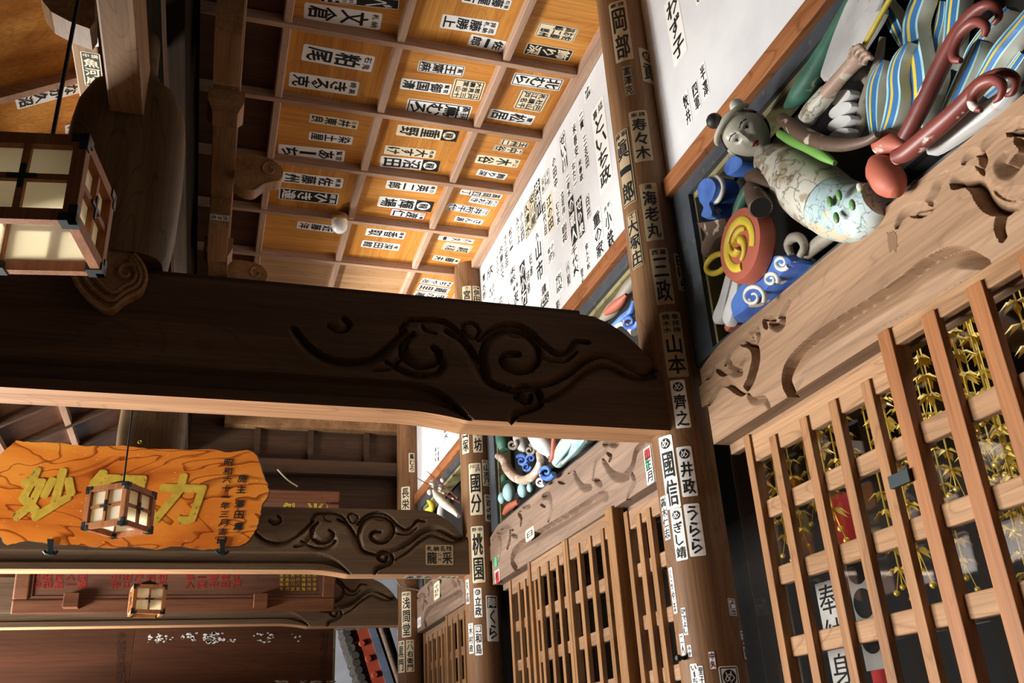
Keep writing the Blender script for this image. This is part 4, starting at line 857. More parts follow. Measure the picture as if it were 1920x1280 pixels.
g = G(); tubepx(g, [(1548, 378, 57), (1572, 391, 59), (1600, 398, 57), (1628, 388, 50), (1648, 372, 38)], .035, 24); g.build('skirt', 'p_skirt', mc, smooth=60)
g = G(); tubepx(g, [(1548, 376, 60), (1552, 379, 60)], .035, 28, n=2); g.build('waist_fold', 'p_robe', mc, smooth=60)
g = G(); tubepx(g, [(1470, 319, 46), (1473, 321, 50), (1478, 325, 50)], .03, 28, n=3); g.build('chest_fold', 'p_robe', mc, smooth=60)
g = G(); tubepx(g, [(1449, 304, 33), (1451, 306, 37), (1455, 309, 37)], .03, 28, n=3); g.build('chest_fold', 'p_robe', mc, smooth=60)
for x, y in ((1573, 366), (1556, 378), (1612, 352), (1568, 408), (1598, 384)):
    c = wp(x, y, -.088); g = G(); g.ball(c, np.array([.010, .014, .024]), 10); g.build('painted_leaf', 'p_leaf', mc, smooth=60)
g = G(); tubepx(g, [(1648, 285, 14), (1655, 275, 24), (1668, 268, 26), (1685, 272, 16), (1700, 278, 4)], .0, 16); tubepx(g, [(1640, 300, 14), (1650, 315, 28), (1664, 335, 32), (1676, 350, 26), (1684, 362, 12)], -.02, 16); g.build('sash', 'p_red', mc, smooth=60)
g = G(); tubepx(g, [(1466, 222, 11), (1484, 236, 14), (1510, 254, 15), (1545, 268, 14), (1585, 272, 12), (1625, 264, 9), (1645, 252, 7)], -.07, 14); g.build('arm_scarf', 'p_brown', mc, smooth=60)
g = G(); tubepx(g, [(1462, 250, 8), (1485, 262, 11), (1515, 276, 11), (1545, 293, 10), (1566, 306, 5)], -.05, 10); g.build('collar', 'p_lime', mc, smooth=60)
g = G(); tubepx(g, [(1550, 175, 15), (1570, 152, 14), (1588, 132, 14), (1602, 117, 15)], -.045, 16)
# the fist: palm, four bent fingers and a thumb closed on the rod
tubepx(g, [(1600, 119, 15), (1610, 106, 19), (1616, 96, 15)], -.045, 16)
for q, (x, y) in enumerate(((1604, 92), (1610, 98), (1617, 105), (1623, 112))): tubepx(g, [(x-3, y+10, 5), (x, y, 5.4), (x+7, y-6, 5), (x+12, y-2, 4)], -.085-.004*q, 8)
tubepx(g, [(1596, 110, 5), (1596, 98, 5.4), (1602, 88, 4.6)], -.075, 8)
g.build('forearm', 'p_pink', mc, smooth=60)
g = G(); tubepx(g, [(1616, 92, 5), (1640, 50, 5), (1672, -8, 5)], -.06, 8); g.build('rod', 'p_yellow', mc, smooth=60)
g = G(); tubepx(g, [(1474, 200, 6), (1492, 184, 17), (1513, 158, 23), (1537, 116, 20), (1560, 70, 15), (1584, 20, 11), (1600, -14, 9)], .06, 16); g.build('wing_bone', 'p_green', mc, smooth=60)
g = G()
for k, (a, b, c, d, wd) in enumerate(((1545, 146, 1608, -12, 24), (1553, 150, 1630, -12, 26), (1562, 150, 1652, -10, 24), (1574, 142, 1652, 22, 20))):
    dx, dy = c-a, d-b; L = math.hypot(dx, dy); nx, ny = -dy/L*wd/2, dx/L*wd/2
    platepx(g, [(a-nx*.6, b-ny*.6), (a+dx*.5-nx, b+dy*.5-ny), (c-nx*.7, d-ny*.7), (c+nx*.7, d+ny*.7), (a+dx*.5+nx, b+dy*.5+ny), (a+nx*.6, b+ny*.6)], .05-.012*k, .02, None, 3)
g.build('white_pinions', 'p_white', mc, smooth=35)
g = G()
for k, (x, y, rx, ry) in enumerate(((1579, 183, 22, 15), (1577, 207, 27, 15), (1575, 231, 28, 14), (1574, 252, 24, 11))):
    platepx(g, [(x+rx*math.cos(t)*(.75 if math.cos(t) < 0 else 1)-.3*ry*math.sin(t), y+ry*math.sin(t)-.25*rx*math.cos(t)) for t in np.linspace(0, 2*PI, 12, endpoint=False)], .03-.012*k, .03, None, 2)
g.build('wing_coverts', 'p_white', mc, smooth=40)
g = G(); tubepx(g, [(1592, 272, 6), (1614, 236, 11), (1622, 195, 12), (1636, 150, 11), (1648, 112, 9), (1655, 70, 6)], .05, 10); tubepx(g, [(1604, 150, 5), (1622, 142, 12), (1630, 160, 9), (1622, 180, 6)], .07, 10); g.build('vine', 'p_grey', mc, smooth=60)
FE = [(Z6([(780, 420, 90), (720, 280, 150), (660, 150, 150), (590, 30, 110), (560, -40, 90)]), .10), (Z6([(1190, 640, 110), (1205, 470, 150), (1225, 300, 160), (1240, 140, 170), (1262, -40, 170)]), .09),
 (Z6([(910, 1180, 170), (925, 980, 200), (920, 780, 215), (900, 580, 210), (865, 380, 205), (862, 190, 180), (935, -20, 160), (960, -80, 150)]), .06), (Z6([(525, 1260, 110), (505, 1090, 130), (502, 920, 150), (520, 770, 140), (570, 640, 90), (618, 560, 14)]), .03),
 (Z6([(610, 1260, 130), (670, 1090, 170), (705, 900, 180), (700, 720, 160), (730, 570, 130), (790, 460, 80), (842, 395, 10)]), .02),
 (Z6([(1060, 1290, 120), (1180, 1060, 150), (1290, 820, 160), (1390, 600, 160), (1460, 450, 120), (1500, 375, 50)]), .05), (Z6([(1420, 850, 90), (1530, 700, 140), (1650, 500, 160), (1760, 360, 160), (1880, 220, 150), (1960, 120, 140)]), .07)]
FE += [(Z6([(1330, 700, 60), (1380, 560, 110), (1440, 440, 120), (1540, 300, 110), (1640, 190, 90), (1760, 80, 60)]), .11), (Z6([(1000, 640, 60), (1060, 480, 110), (1090, 330, 120), (1130, 180, 110), (1150, 20, 90)]), .12),
 (Z6([(1560, 900, 60), (1680, 790, 90), (1800, 640, 110), (1900, 500, 100)]), .10), (Z6([(840, 1240, 60), (930, 1090, 100), (1010, 900, 110), (1080, 720, 90), (1120, 600, 20)]), .08)]
for pts, X in FE:
    g = G(); feather(g, pts, X); g.build('tail_feather', ['p_cream', 'p_sky', 'p_navy', 'p_yellow'], mc, smooth=50)
g = G(); platepx(g, [(1735, 275), (1790, 232), (1850, 190), (1905, 160), (1880, 200), (1800, 258), (1745, 290)], .02, .03); g.build('ribbon_edge', 'p_white', mc, smooth=40)
for pts, X, cur in ((Z6([(770, 1270, 60), (850, 1130, 66), (950, 930, 70), (1060, 700, 70), (1170, 480, 70), (1290, 270, 66), (1410, 120, 56), (1520, 45, 42), (1600, 60, 36), (1640, 150, 30), (1590, 220, 20)]), -.05, Z6([(1290, 560, 20), (1230, 540, 34), (1225, 450, 38), (1280, 320, 40), (1370, 225, 40), (1450, 200, 38), (1520, 250, 32), (1500, 340, 20)])),
 (Z6([(690, 1450, 60), (800, 1400, 70), (960, 1270, 72), (1150, 1110, 72), (1320, 950, 70), (1470, 790, 66), (1600, 700, 52), (1720, 680, 40), (1800, 740, 34), (1770, 850, 26), (1700, 880, 16)]), -.07, Z6([(1480, 1020, 16), (1405, 980, 32), (1400, 880, 38), (1480, 775, 42), (1590, 735, 40), (1670, 790, 34), (1650, 890, 24), (1590, 940, 14)]))):
    g = G(); tubepx(g, [(a, b, r*1.22) for a, b, r in pts], X, 14); tubepx(g, [(a, b, r*1.35) for a, b, r in cur], X-.05, 12); g.build('ribbon', 'p_maroon', mc, smooth=60)
# drum beside the maiden
Cd = wp(1418, 462, -.01); dr = thing('drum_carving', 'red carved drum with yellow swirl, below the maiden, at the panel corner', 'carving', tuple(Cd))
g = G(); g.lathe(Cd, [(.155, 0), (.172, -.02), (.172, -.06), (.16, -.085), (.14, -.085)][::-1], 40, (1, 0, 0)); g.build('drum_body', 'p_red', dr, smooth=40)
g = G(); rp = Cd+np.array([-.088, 0, 0])
g.tube([rp+np.array([0, -.105*math.cos(t), .105*math.sin(t)]) for t in np.linspace(-.6, 4.6, 40)], .019, 8, flatn=(1, 0, 0), flat_k=.4)
for q in range(3):
    a0 = q*2*PI/3+.5; g.tube([rp+np.array([0, -(.078-.055*t)*math.cos(a0+2.0*t), (.078-.055*t)*math.sin(a0+2.0*t)]) for t in np.linspace(0, 1, 14)], [.010+.012*t for t in np.linspace(0, 1, 14)], 8)
g.build('swirl', 'p_yellow', dr, smooth=60)
g = G(); tubepx(g, [(1376, 458, 7), (1378, 425, 9), (1386, 390, 11), (1400, 362, 13), (1414, 344, 10)], -.03, 10); g.build('green_leaf', 'p_green', dr, smooth=60)
g = G(); A0, A1 = wp(1412, 352, -.05), wp(1426, 388, -.13); g.tube([A0, (A0+A1)/2, A1, A1+(A1-A0)*.02], [.040, .048, .050, .044], 20); tubepx(g, [(1404, 332, 10), (1420, 330, 16), (1440, 342, 14), (1456, 352, 8)], -.06, 12); g.build('sleeve_end', 'p_brown', dr, smooth=60)
g = G(); g.lathe(A1+(A1-A0)*.03, [(.043, 0), (.043, .004)], 20, A1-A0); g.build('sleeve_shade', 'black', dr)  # black disc stands in for the shade inside the sleeve
# waves, clouds and streamers of the lower corner
wv = thing('wave_carving', 'blue wave and cloud carving in the lower corner of the nearest panel', 'carving', tuple(wp(1420, 540, .05)))
g = G(); platepx(g, [(1382, 604), (1377, 575), (1392, 545), (1410, 520), (1418, 492), (1440, 480), (1452, 498), (1466, 478), (1490, 478), (1502, 494), (1460, 535), (1415, 580)], .01, .08)
g.build('wave', 'p_blue', wv, smooth=40)
for x, y, r, sg in ((1424, 502, 15, 1), (1412, 556, 23, -1), (1466, 492, 14, 1), (1446, 524, 14, -1)):
    g = G(); spiralpx(g, x, y, r, -.02, 1.4, 5, None, .5, sg); g.build('wave_curl', 'p_cream', wv, smooth=60)
g = G(); tubepx(g, [(1484, 478, 6), (1478, 460, 9), (1486, 446, 10), (1500, 446, 9), (1508, 462, 8), (1500, 480, 7)], .0, 10); tubepx(g, [(1506, 486, 9), (1524, 466, 13), (1550, 446, 14), (1575, 436, 8)], .04, 10); g.build('leaf', 'p_grey', wv, smooth=60)
g = G(); platepx(g, [(1365, 512), (1376, 512), (1366, 560), (1356, 600), (1342, 607), (1339, 594), (1352, 560)], .03, .03); platepx(g, [(1378, 522), (1388, 524), (1384, 560), (1374, 600), (1364, 612), (1357, 596), (1368, 560)], .0, .03); g.build('streamer', 'p_white', wv, smooth=40)
g = G(); platepx(g, [(1310, 416), (1335, 414), (1368, 408), (1372, 436), (1350, 450), (1336, 474), (1322, 482), (1320, 462), (1328, 440)], .04, .05); g.build('rock', 'p_brown', wv, smooth=40)
g = G(); tubepx(g, [(1345+20*math.cos(t), 494+17*math.sin(t)-.35*20*math.cos(t), 6) for t in np.linspace(0, 2*PI, 16)], .03, 8, None, 2); g.build('halo_ring', 'p_yellow', wv, smooth=60)
g = G(); platepx(g, [(1322, 380), (1318, 352), (1330, 334), (1345, 332), (1356, 348), (1350, 372), (1342, 384), (1348, 402), (1344, 412), (1326, 410), (1330, 392)], .05, .09); g.build('cloud', 'p_blue', wv, smooth=40); g = G(); platepx(g, [(1366, 322), (1372, 304), (1386, 292), (1404, 300), (1400, 316), (1376, 332)], .08, .08); g.build('cloud', 'p_blue', wv, smooth=40)
g = G(); tubepx(g, [(1336, 384, 4), (1350, 372, 5), (1357, 350, 5), (1348, 333, 5), (1332, 334, 4), (1320, 352, 4), (1322, 378, 3)], .045, 8); g.build('cloud_edge', 'p_cream', wv, smooth=60)
g = G(); platepx(g, [(1362, 616), (1366, 604), (1384, 596), (1400, 592), (1384, 604), (1368, 622)], .05, .04); g.build('red_leaf', 'p_red', wv, smooth=40)
# second panel: bird and clouds, seen above and below the nearest beam
def A4(p): return [(880+q[0]/4.571, 800+q[1]/4.571, *[r/4.571 for r in q[2:]]) for q in p]
def A7(p): return [(840+q[0]/4.571, 480+q[1]/4.571, *[r/4.571 for r in q[2:]]) for q in p]
c2 = thing('cloud_figure_carving', 'painted white and blue carving in the panel behind the nearest beam', 'carving', tuple(wp(1010, 830, .05)))
g = G(); tubepx(g, A4([(560, 60, 70), (620, 130, 85), (680, 190, 70), (700, 260, 30)]), .02, 18); g.build('white_body', 'p_white', c2, smooth=60); g = G(); tubepx(g, A4([(420, 90, 50), (450, 140, 62), (470, 190, 40), (470, 215, 15)]), .03, 14); g.build('white_knot', 'p_white', c2, smooth=60)
g = G(); tubepx(g, A4([(730, 70, 22), (725, 160, 26), (718, 240, 24), (690, 295, 12)]), -.03, 10); g.build('red_hem', 'p_red', c2, smooth=60)
g = G(); tubepx(g, A4([(760, 300, 60), (830, 200, 90), (930, 110, 110), (1020, 20, 110)]), .03, 18); g.build('blue_skirt', 'p_skirt', c2, smooth=60)
for pts in ([(740, 320, 14), (800, 240, 18), (860, 160, 18), (900, 90, 14)], [(800, 310, 14), (880, 230, 18), (960, 140, 18), (1010, 70, 14)]):
    g = G(); tubepx(g, A4(pts), -.035, 8); g.build('skirt_fold', 'p_sky', c2, smooth=60)
g = G(); tubepx(g, A4([(240, 250, 24), (300, 290, 40), (335, 370, 44), (400, 435, 42), (480, 455, 40), (560, 405, 38), (610, 310, 36), (595, 220, 26)]), .0, 12); g.build('pink_ribbon', 'p_pink', c2, smooth=60)
for x, y, r, m in ((370, 150, 46, 'p_grey'), (450, 290, 50, 'p_blue'), (520, 200, 46, 'p_grey'), (490, 340, 40, 'p_blue'), (660, 385, 66, 'p_blue'), (610, 470, 40, 'p_white'), (530, 270, 40, 'p_blue')):
    g = G(); (q,) = A4([(x, y, r)]); spiralpx(g, *q, -.02, 1.3, q[2]*.36, None, x, 1); g.build('cloud_curl', m, c2, smooth=60)
g = G(); tubepx(g, A4([(270, 60, 50), (290, 130, 62), (300, 200, 40)]), .05, 12); g.build('leaf', 'p_green', c2, smooth=60); g = G(); tubepx(g, A4([(300, 420, 30), (310, 480, 40)]), .06, 10); g.build('leaf', 'p_green', c2, smooth=60)
for q in A4([(340, 560, 78), (460, 540, 66), (280, 610, 50), (520, 520, 40)]):
    g = G(); c = wp(q[0], q[1], .03); g.ball(c, q[2]/FPX*depth(c)*np.array([.7, 1, 1]), 16); g.build('cloud', 'p_sky', c2, smooth=60)
g = G(); tubepx(g, A4([(300, 740, 20), (340, 690, 34), (420, 640, 20)]), .05, 10); g.build('red_leaf', 'p_red', c2, smooth=60)
g = G(); tubepx(g, A7([(1300, 560, 20), (1400, 470, 60), (1480, 380, 60), (1560, 260, 60), (1620, 170, 40)]), .05, 12); g.build('rock', 'p_grey', c2, smooth=60)
g = G(); tubepx(g, A7([(1350, 490, 22), (1420, 440, 44), (1490, 380, 40), (1530, 330, 16)]), -.01, 10); g.build('red_patch', 'p_red', c2, smooth=60)
g = G(); tubepx(g, A7([(1345, 640, 14), (1420, 600, 26), (1500, 530, 34), (1570, 470, 34), (1600, 380, 24)]), -.02, 12); (q,) = A7([(1560, 560, 70)]); spiralpx(g, *q, -.04, 1.2, 6); g.build('blue_wave', 'p_blue', c2, smooth=60)
g = G(); tubepx(g, A7([(1400, 640, 16), (1480, 580, 20), (1540, 600, 30), (1600, 650, 40)]), -.03, 12); g.build('foam', 'p_cream', c2, smooth=60)
# furthest panel: pale figure with spears
def A8(p): return [(740+q[0]/8, 820+q[1]/8, *[r/8 for r in q[2:]]) for q in p]
c3 = thing('spear_figure_carving', 'small pale carved figure with two spears in the furthest panel', 'carving', tuple(wp(825, 930, .05)))
g = G(); tubepx(g, A8([(590, 800, 30), (640, 880, 56), (720, 960, 66), (800, 1030, 64), (900, 1110, 50), (960, 1180, 30)]), .0, 14); g.build('body', 'p_cream', c3, smooth=60)
for q in A8([(570, 690, 58), (530, 818, 46), (690, 745, 44), (724, 632, 44)]): g = G(); c = wp(q[0], q[1], -.02); g.ball(c, q[2]/FPX*depth(c), 14); g.build('head' if q[2] > 7 else 'hair_knot', 'p_cream', c3, smooth=60)
for a, b in (((340, 610, 5), (1000, 985, 17)), ((485, 505, 5), (955, 915, 16))):
    g = G(); tubepx(g, A8([a, ((a[0]+b[0])/2, (a[1]+b[1])/2, 15), b]), -.09, 8); g.build('spear', 'p_maroon', c3, smooth=60)
g = G(); tubepx(g, A8([(500, 950, 20), (550, 990, 44), (560, 1060, 50), (480, 1090, 30)]), .0, 12); g.build('gilt_sleeve', 'p_yellow', c3, smooth=60)
g = G(); tubepx(g, A8([(680, 1010, 20), (690, 1080, 50), (690, 1200, 60)]), -.02, 12); g.build('white_skirt', 'p_white', c3, smooth=60)
# ------------------------------------------------------------------ orange name plaque on the middle beam
tl = math.radians(12); PB = np.array([0, 3.40, 3.09]); PV = np.array([0, -math.sin(tl), math.cos(tl)]); PN = np.array([0, -math.cos(tl), -math.sin(tl)])
def pq(x, y, off=0.0): r = ray(x, y); b = PB+PN*off; return CAM+r*(((b-CAM) @ PN)/(r @ PN))
OUT = [(30, 825), (60, 829), (110, 830), (160, 836), (220, 835), (260, 839), (300, 842), (350, 843), (392, 842), (430, 848), (472, 845), (485, 866), (493, 890), (501, 908), (503, 928), (491, 948), (487, 970), (481, 990), (468, 1010), (455, 1021), (420, 1026), (380, 1030), (330, 1024), (290, 1029), (250, 1025), (200, 1028), (150, 1022), (100, 1021), (60, 1014), (30, 1018), (12, 1020), (0, 1003), (-16, 965), (-18, 900), (-2, 856), (18, 836)]
pl = thing('name_plaque', 'orange varnished plank plaque with gold characters on the middle beam', 'plaque', tuple(pq(240, 1022)))
P = [np.array(p) for p in smooth_path(OUT+[OUT[0]], 4)[:-1]]; rs = np.random.RandomState(3)
pts = [pq(*(p+rs.uniform(-1.2, 1.2, 2))) for p in P]; N = len(pts); g = G()
g.add(pts, [tuple(range(N))], 0)
c0 = np.mean(pts, 0); bk = [c0+(p-c0)*1.012-PN*.05 for p in pts]
g.add(pts+bk, [(i, (i+1) % N, N+(i+1) % N, N+i) for i in range(N)]+[tuple(range(N, 2*N))], 1); g.build('plank', ['plaque', 'bark'], pl, smooth=30)
EX = np.array([1., 0, 0])
def carve_char(ch, box, mat, parent, name, lift=.004, bold=.03, thick=.008):
    x0, y0, x1, y1 = box; cx, cy = (x0+x1)/2, (y0+y1)/2; C = pq(cx, cy)
    w = np.linalg.norm(pq(x1, cy)-pq(x0, cy)); h = np.linalg.norm(pq(cx, y1)-pq(cx, y0)); V, F, sq = glyph(ch); g = G(); h *= {'一': .22, '三': .8, '六': .9}.get(ch, 1)
    for q, (du, dv) in enumerate(((-1, 0), (1, 0), (0, -1), (0, 1), (-.7, -.7), (.7, .7), (.7, -.7), (-.7, .7))):
        U = (V-.5)*[w, h]*(1-2*bold)+np.array([du, dv])*bold*min(w, h)
        # characters lean a little, as brush writing does
        g.add([C+EX*(a+.12*b)+PV*b+PN*(lift+thick*.2+q*.0002) for a, b in U], F)
    return g.build(name, mat, parent)
for ch, bx in (('妙', (34, 876, 142, 978)), ('智', (160, 880, 268, 986)), ('力', (292, 886, 384, 984))): carve_char(ch, bx, 'goldpaint', pl, 'gilt_character', .004, .045)
for i, ch in enumerate('昭和六十一年三月吉日'): carve_char(ch, (420-1.4*i, 860+16.2*i, 437-1.4*i, 873.5+16.2*i), 'ink', pl, 'inscription', .003, .02)
for ch, y, x in (('施', 897, 455), ('主', 917, 452), ('澤', 945, 449), ('田', 965, 448), ('薫', 987, 447)): carve_char(ch, (x-9, y-7.5, x+9, y+7.5), 'ink', pl, 'inscription', .003, .02)
g = G(); c = pq(262, 829, -.02); g.tube([c+np.array([.012*math.cos(t), -.01, .012*math.sin(t)]) for t in np.linspace(0, 2*PI, 14)], .003, 6); g.build('hanging_ring', 'brass', pl, smooth=60)
for x, w in ((95, 'left'), (417, 'right')):
    t = thing('plaque_hook', f'black iron hook holding the {w} end of the orange plaque', 'hook', tuple(pq(x, 1030)), 'iron hooks under the plaque'); g = G()
    a, b = pq(x, 1010, .012), pq(x, 1034, .004); g.prism([a-EX*.022, a+EX*.022, b+EX*.014, b-EX*.014], PN*.012); g.build('tongue', 'iron', t)
    g = G(); c = b-PV*.004; g.tube([c-EX*.045+PV*.012, c-EX*.03-PV*.006, c-PV*.012, c+EX*.03-PV*.006, c+EX*.045+PV*.012], .012, 8); g.box(b+np.array([-.02, -.012, -.02]), b+np.array([.02, .06, .01])); g.build('bracket_scroll', 'iron', t, smooth=60)
# ------------------------------------------------------------------ framed board on the furthest beam
FB = np.array([0, 6.40, 3.10]); ft = math.radians(11); FV = np.array([0, -math.sin(ft), math.cos(ft)]); FN = np.array([0, -math.cos(ft), -math.sin(ft)])
def fq(x, y, off=0.0): r = ray(x, y); b = FB+FN*off; return CAM+r*(((b-CAM) @ FN)/(r @ FN))
tr_, br_, lb = fq(641, 917), fq(622, 1140), fq(22, 1138); XR, XL = (tr_[0]+br_[0])/2, lb[0]; HB = (tr_-br_) @ FV
fb = thing('framed_board', 'brown framed name board with red and gold writing on the furthest beam', 'sign', (XL*.5+XR*.5, FB[1], FB[2]))
def fr(u, v, d=0): return np.array([XL+u, FB[1], FB[2]])+FV*v+FN*d
WB = XR-XL
def fbox(g, u0, v0, u1, v1, d0, d1): g.prism([fr(u0, v0, d0), fr(u1, v0, d0), fr(u1, v1, d0), fr(u0, v1, d0)], FN*(d1-d0)); return g
fbox(G(), .1, .1, WB-.1, HB-.1, -.03, 0).build('panel', 'boardw', fb)
for u0, v0, u1, v1 in ((0, 0, WB, .14), (0, HB-.12, WB, HB), (0, .14, .14, HB-.14), (WB-.14, .14, WB, HB-.14)):
    g = G(); fbox(g, u0, v0, u1, v1, -.05, .045); g.build('frame_rail', 'framew', fb, bevel=.015)
for u0, v0, u1, v1 in ((.14, .14, WB-.14, .17), (.14, HB-.135, WB-.14, HB-.12), (.14, .17, .17, HB-.17), (WB-.17, .17, WB-.14, HB-.17)): fbox(G(), u0, v0, u1, v1, -.01, .02).build('inner_moulding', 'boardw', fb)
def fchar(g, ch, u, v, w, h, bold=.03):
    V, F, sq = glyph(ch); h *= .25 if ch == '一' else 1
    for du, dv in ((-1, 0), (1, 0), (0, 1), (0, -1)): g.add([fr(u+a, v+b, .004) for a, b in (V-.5)*[w, h]*(1-2*bold)+np.array([du, dv])*bold*min(w, h)], F)
def fuv(x, y): q = fq(x, y); return q[0]-XL, (q-FB) @ FV
for ch, x in (('外', 545), ('当', 591)): g = G(); u, v = fuv(x, 956); fchar(g, ch, u, v, .19, .20); g.build('gilt_character', 'goldpaint', fb)
for i in range(15):
    if i % 5 == 0: g = G()
    for j in range(2): u, v = fuv(66+22*i+(40 if i > 4 else 0)+(30 if i > 9 else 0), 1082+14*j); fchar(g, '奉納昭和世話人一同講中神田江戸'[(i*2+j) % 15], u, v, .085, .075)
    if i % 5 == 4: g.build('red_inscription', 'fadedred', fb)
g = G()
for i in range(7):
    for j in range(4): u, v = fuv(528+10.3*i, 1078+8.6*j); fchar(g, '春夏秋冬花鳥風月雪山川里千代八重福寿鶴亀松竹梅光和平安'[(i*4+j) % 27], u, v, .042, .036, .02)
g.build('gilt_inscription', 'goldpaint', fb)
for x, w in ((136, 'left'), (487, 'right')):
    c = fq(x, 1131); tag(G().box(c+np.array([-.07, -.16, -.06]), c+np.array([.07, -.005, .08])).build('support_block', 'framew', bevel=.006), f'brown block under the {w} end of the framed board', 'block', 'blocks under the framed board')
g = G(); a, b = on('Y', 6.45, 558, 912), on('Y', 6.45, 520, 880); g.tube(smooth_path([a, (a+b)/2-np.array([0, 0, .02]), b], 5), .008, 6); tag(g.build('tie_rope', 'cream', smooth=60), 'thin cord holding back the top of the framed board', 'cord')
# ------------------------------------------------------------------ back boards and the outside
def back_board(x0, x1, lab, flakes):
    t = thing('painted_board', lab, 'board', ((x0+x1)/2, 7.0, 2), 'old painted boards at the end of the porch')
    G().box((x0, 6.98, 1.2), (x1, 7.03, 4.2)).build('panel', 'backb', t, bevel=.004); g = G(); r = random.Random(5)
    if flakes:
        for cx, n, s_ in ((290, 12, 5), (310, 14, 6), (355, 16, 7), (395, 22, 8), (405, 16, 7), (430, 8, 5), (490, 10, 5), (500, 12, 6), (555, 6, 4)):
            for k in range(n):
                px, py = cx+r.uniform(-14, 14), 1190+r.uniform(-4, 14); c = on('Y', 6.976, px, py); m = r.uniform(.3, 1)*s_*.004; h = m*r.uniform(.3, .9); q = r.uniform(0, 3)
                g.prism([c+np.array([m*math.cos(a+q)*r.uniform(.6, 1), 0, h*math.sin(a+q)*r.uniform(.6, 1)]) for a in np.linspace(0, 2*PI, 7, endpoint=False)], (0, .004, 0))
        for k in range(26): c = on('Y', 6.976, 515+r.uniform(0, 112), 1277+r.uniform(-1, 1)); g.box(c-np.array([.02, 0, .006]), c+np.array([.02, .004, .006]))
        g.build('flaked_white_paint', 'whitepaint', t)['kind'] = 'stuff'
        for x in (627,):
            a, b = on('Y', 6.976, x, 1190), on('Y', 6.976, x-(8 if x > 500 else 0), 1280); G().box((a[0]-.008, 6.974, 1.2), (a[0]+.008, 6.98, 4.1)).build('edge_line', 'olive', t)
    for xx, txt in (((607, '明治庚子初夏古物語花会'),) if flakes else ((226, '奉納御寳前講中一同'),)):
        for i, ch in enumerate(txt):
            c = on('Y', 6.975, xx, 1192+(11 if flakes else 13)*i); V, F, sq = glyph(ch); g = G(); g.add([c+np.array([a, 0, b]) for a, b in (V-.5)*[.085, .07]], F); g.build('brush_character', 'fadedink', t)
back_board(-4.6, -2.886, 'plain red brown painted board at the bottom left corner', False)
back_board(-2.885, -.765, 'red brown painted board with flaked white traces along its top', True)
MT['outplaster'] = plaster('grey outer plaster', (.36, .38, .43), (.30, .31, .35))
struct(G().box((-6.5, 11.2, 0), (2.4, 11.3, 4.6)).build('wall_far', 'outplaster'), 'pale plaster wall outside behind the tiled gable', 'wall')
gb = thing('tiled_gable', 'red studded gable board with grey tiles seen outside at the bottom', 'roof', (.1, 10, 2.4)); GY = 10.0
def gpt(x, y, dy=0): p = on('Y', GY, x, y).copy(); p[1] += dy; return p
MT['gred'] = flaked('vermilion board', (.40, .055, .022), (.22, .14, .11), .30, 10, .6); MT['gblue'] = flaked('blue grey board', (.13, .16, .23), (.2, .2, .22), .36, 10, .6); MT['gtile'] = flaked('brown grey roof tile', (.045, .037, .03), (.09, .075, .06), .40, 8, .7); MT['gbeige'] = flaked('mottled beige purlin', (.25, .18, .13), (.2, .1, .06), .45, 12, .7)
G().prism([gpt(664, 1160), gpt(684, 1160), gpt(729, 1300), gpt(703, 1300)], (0, .12, 0)).build('gable_board', 'gred', gb)
G().prism([gpt(684, 1160, -.02), gpt(698, 1160, -.02), gpt(745, 1300, -.02), gpt(729, 1300, -.02)], (0, .12, 0)).build('blue_strip', 'gblue', gb)
G().prism([gpt(696, 1160, .03), gpt(726, 1160, .03), gpt(770, 1300, .03), gpt(743, 1300, .03)], (0, .3, 0)).build('soffit', 'black', gb)
g = G(); g.tube([gpt(706, 1150, .05), gpt(757, 1305, .05)], .07, 12); g.build('round_purlin', 'gbeige', gb, smooth=60)
for x, y in ((678, 1206), (690, 1235), (702, 1265)):
    g = G(); g.lathe(gpt(x, y, .01), [(.044, 0), (.044, .05), (.038, .055)], 18, (0, -1, 0)); g.build('round_stud', 'gred', gb, smooth=40)
G().prism([gpt(640, 1160, .05), gpt(665, 1160, .05), gpt(705, 1300, .05), gpt(683, 1300, .05), gpt(668, 1255, .05), gpt(655, 1222, .05), gpt(648, 1200, .05)], (0, .5, 0)).build('tile_bed', 'gtile', gb)
for x, y in ((652, 1186), (656, 1200), (661, 1215), (668, 1229), (670, 1242), (674, 1256), (679, 1270), (684, 1283)):
    g = G(); g.tube([gpt(x-2, y, -.02), gpt(x-2, y, .5)], .058, 12); g.build('roof_tile', 'gtile', gb, smooth=50)
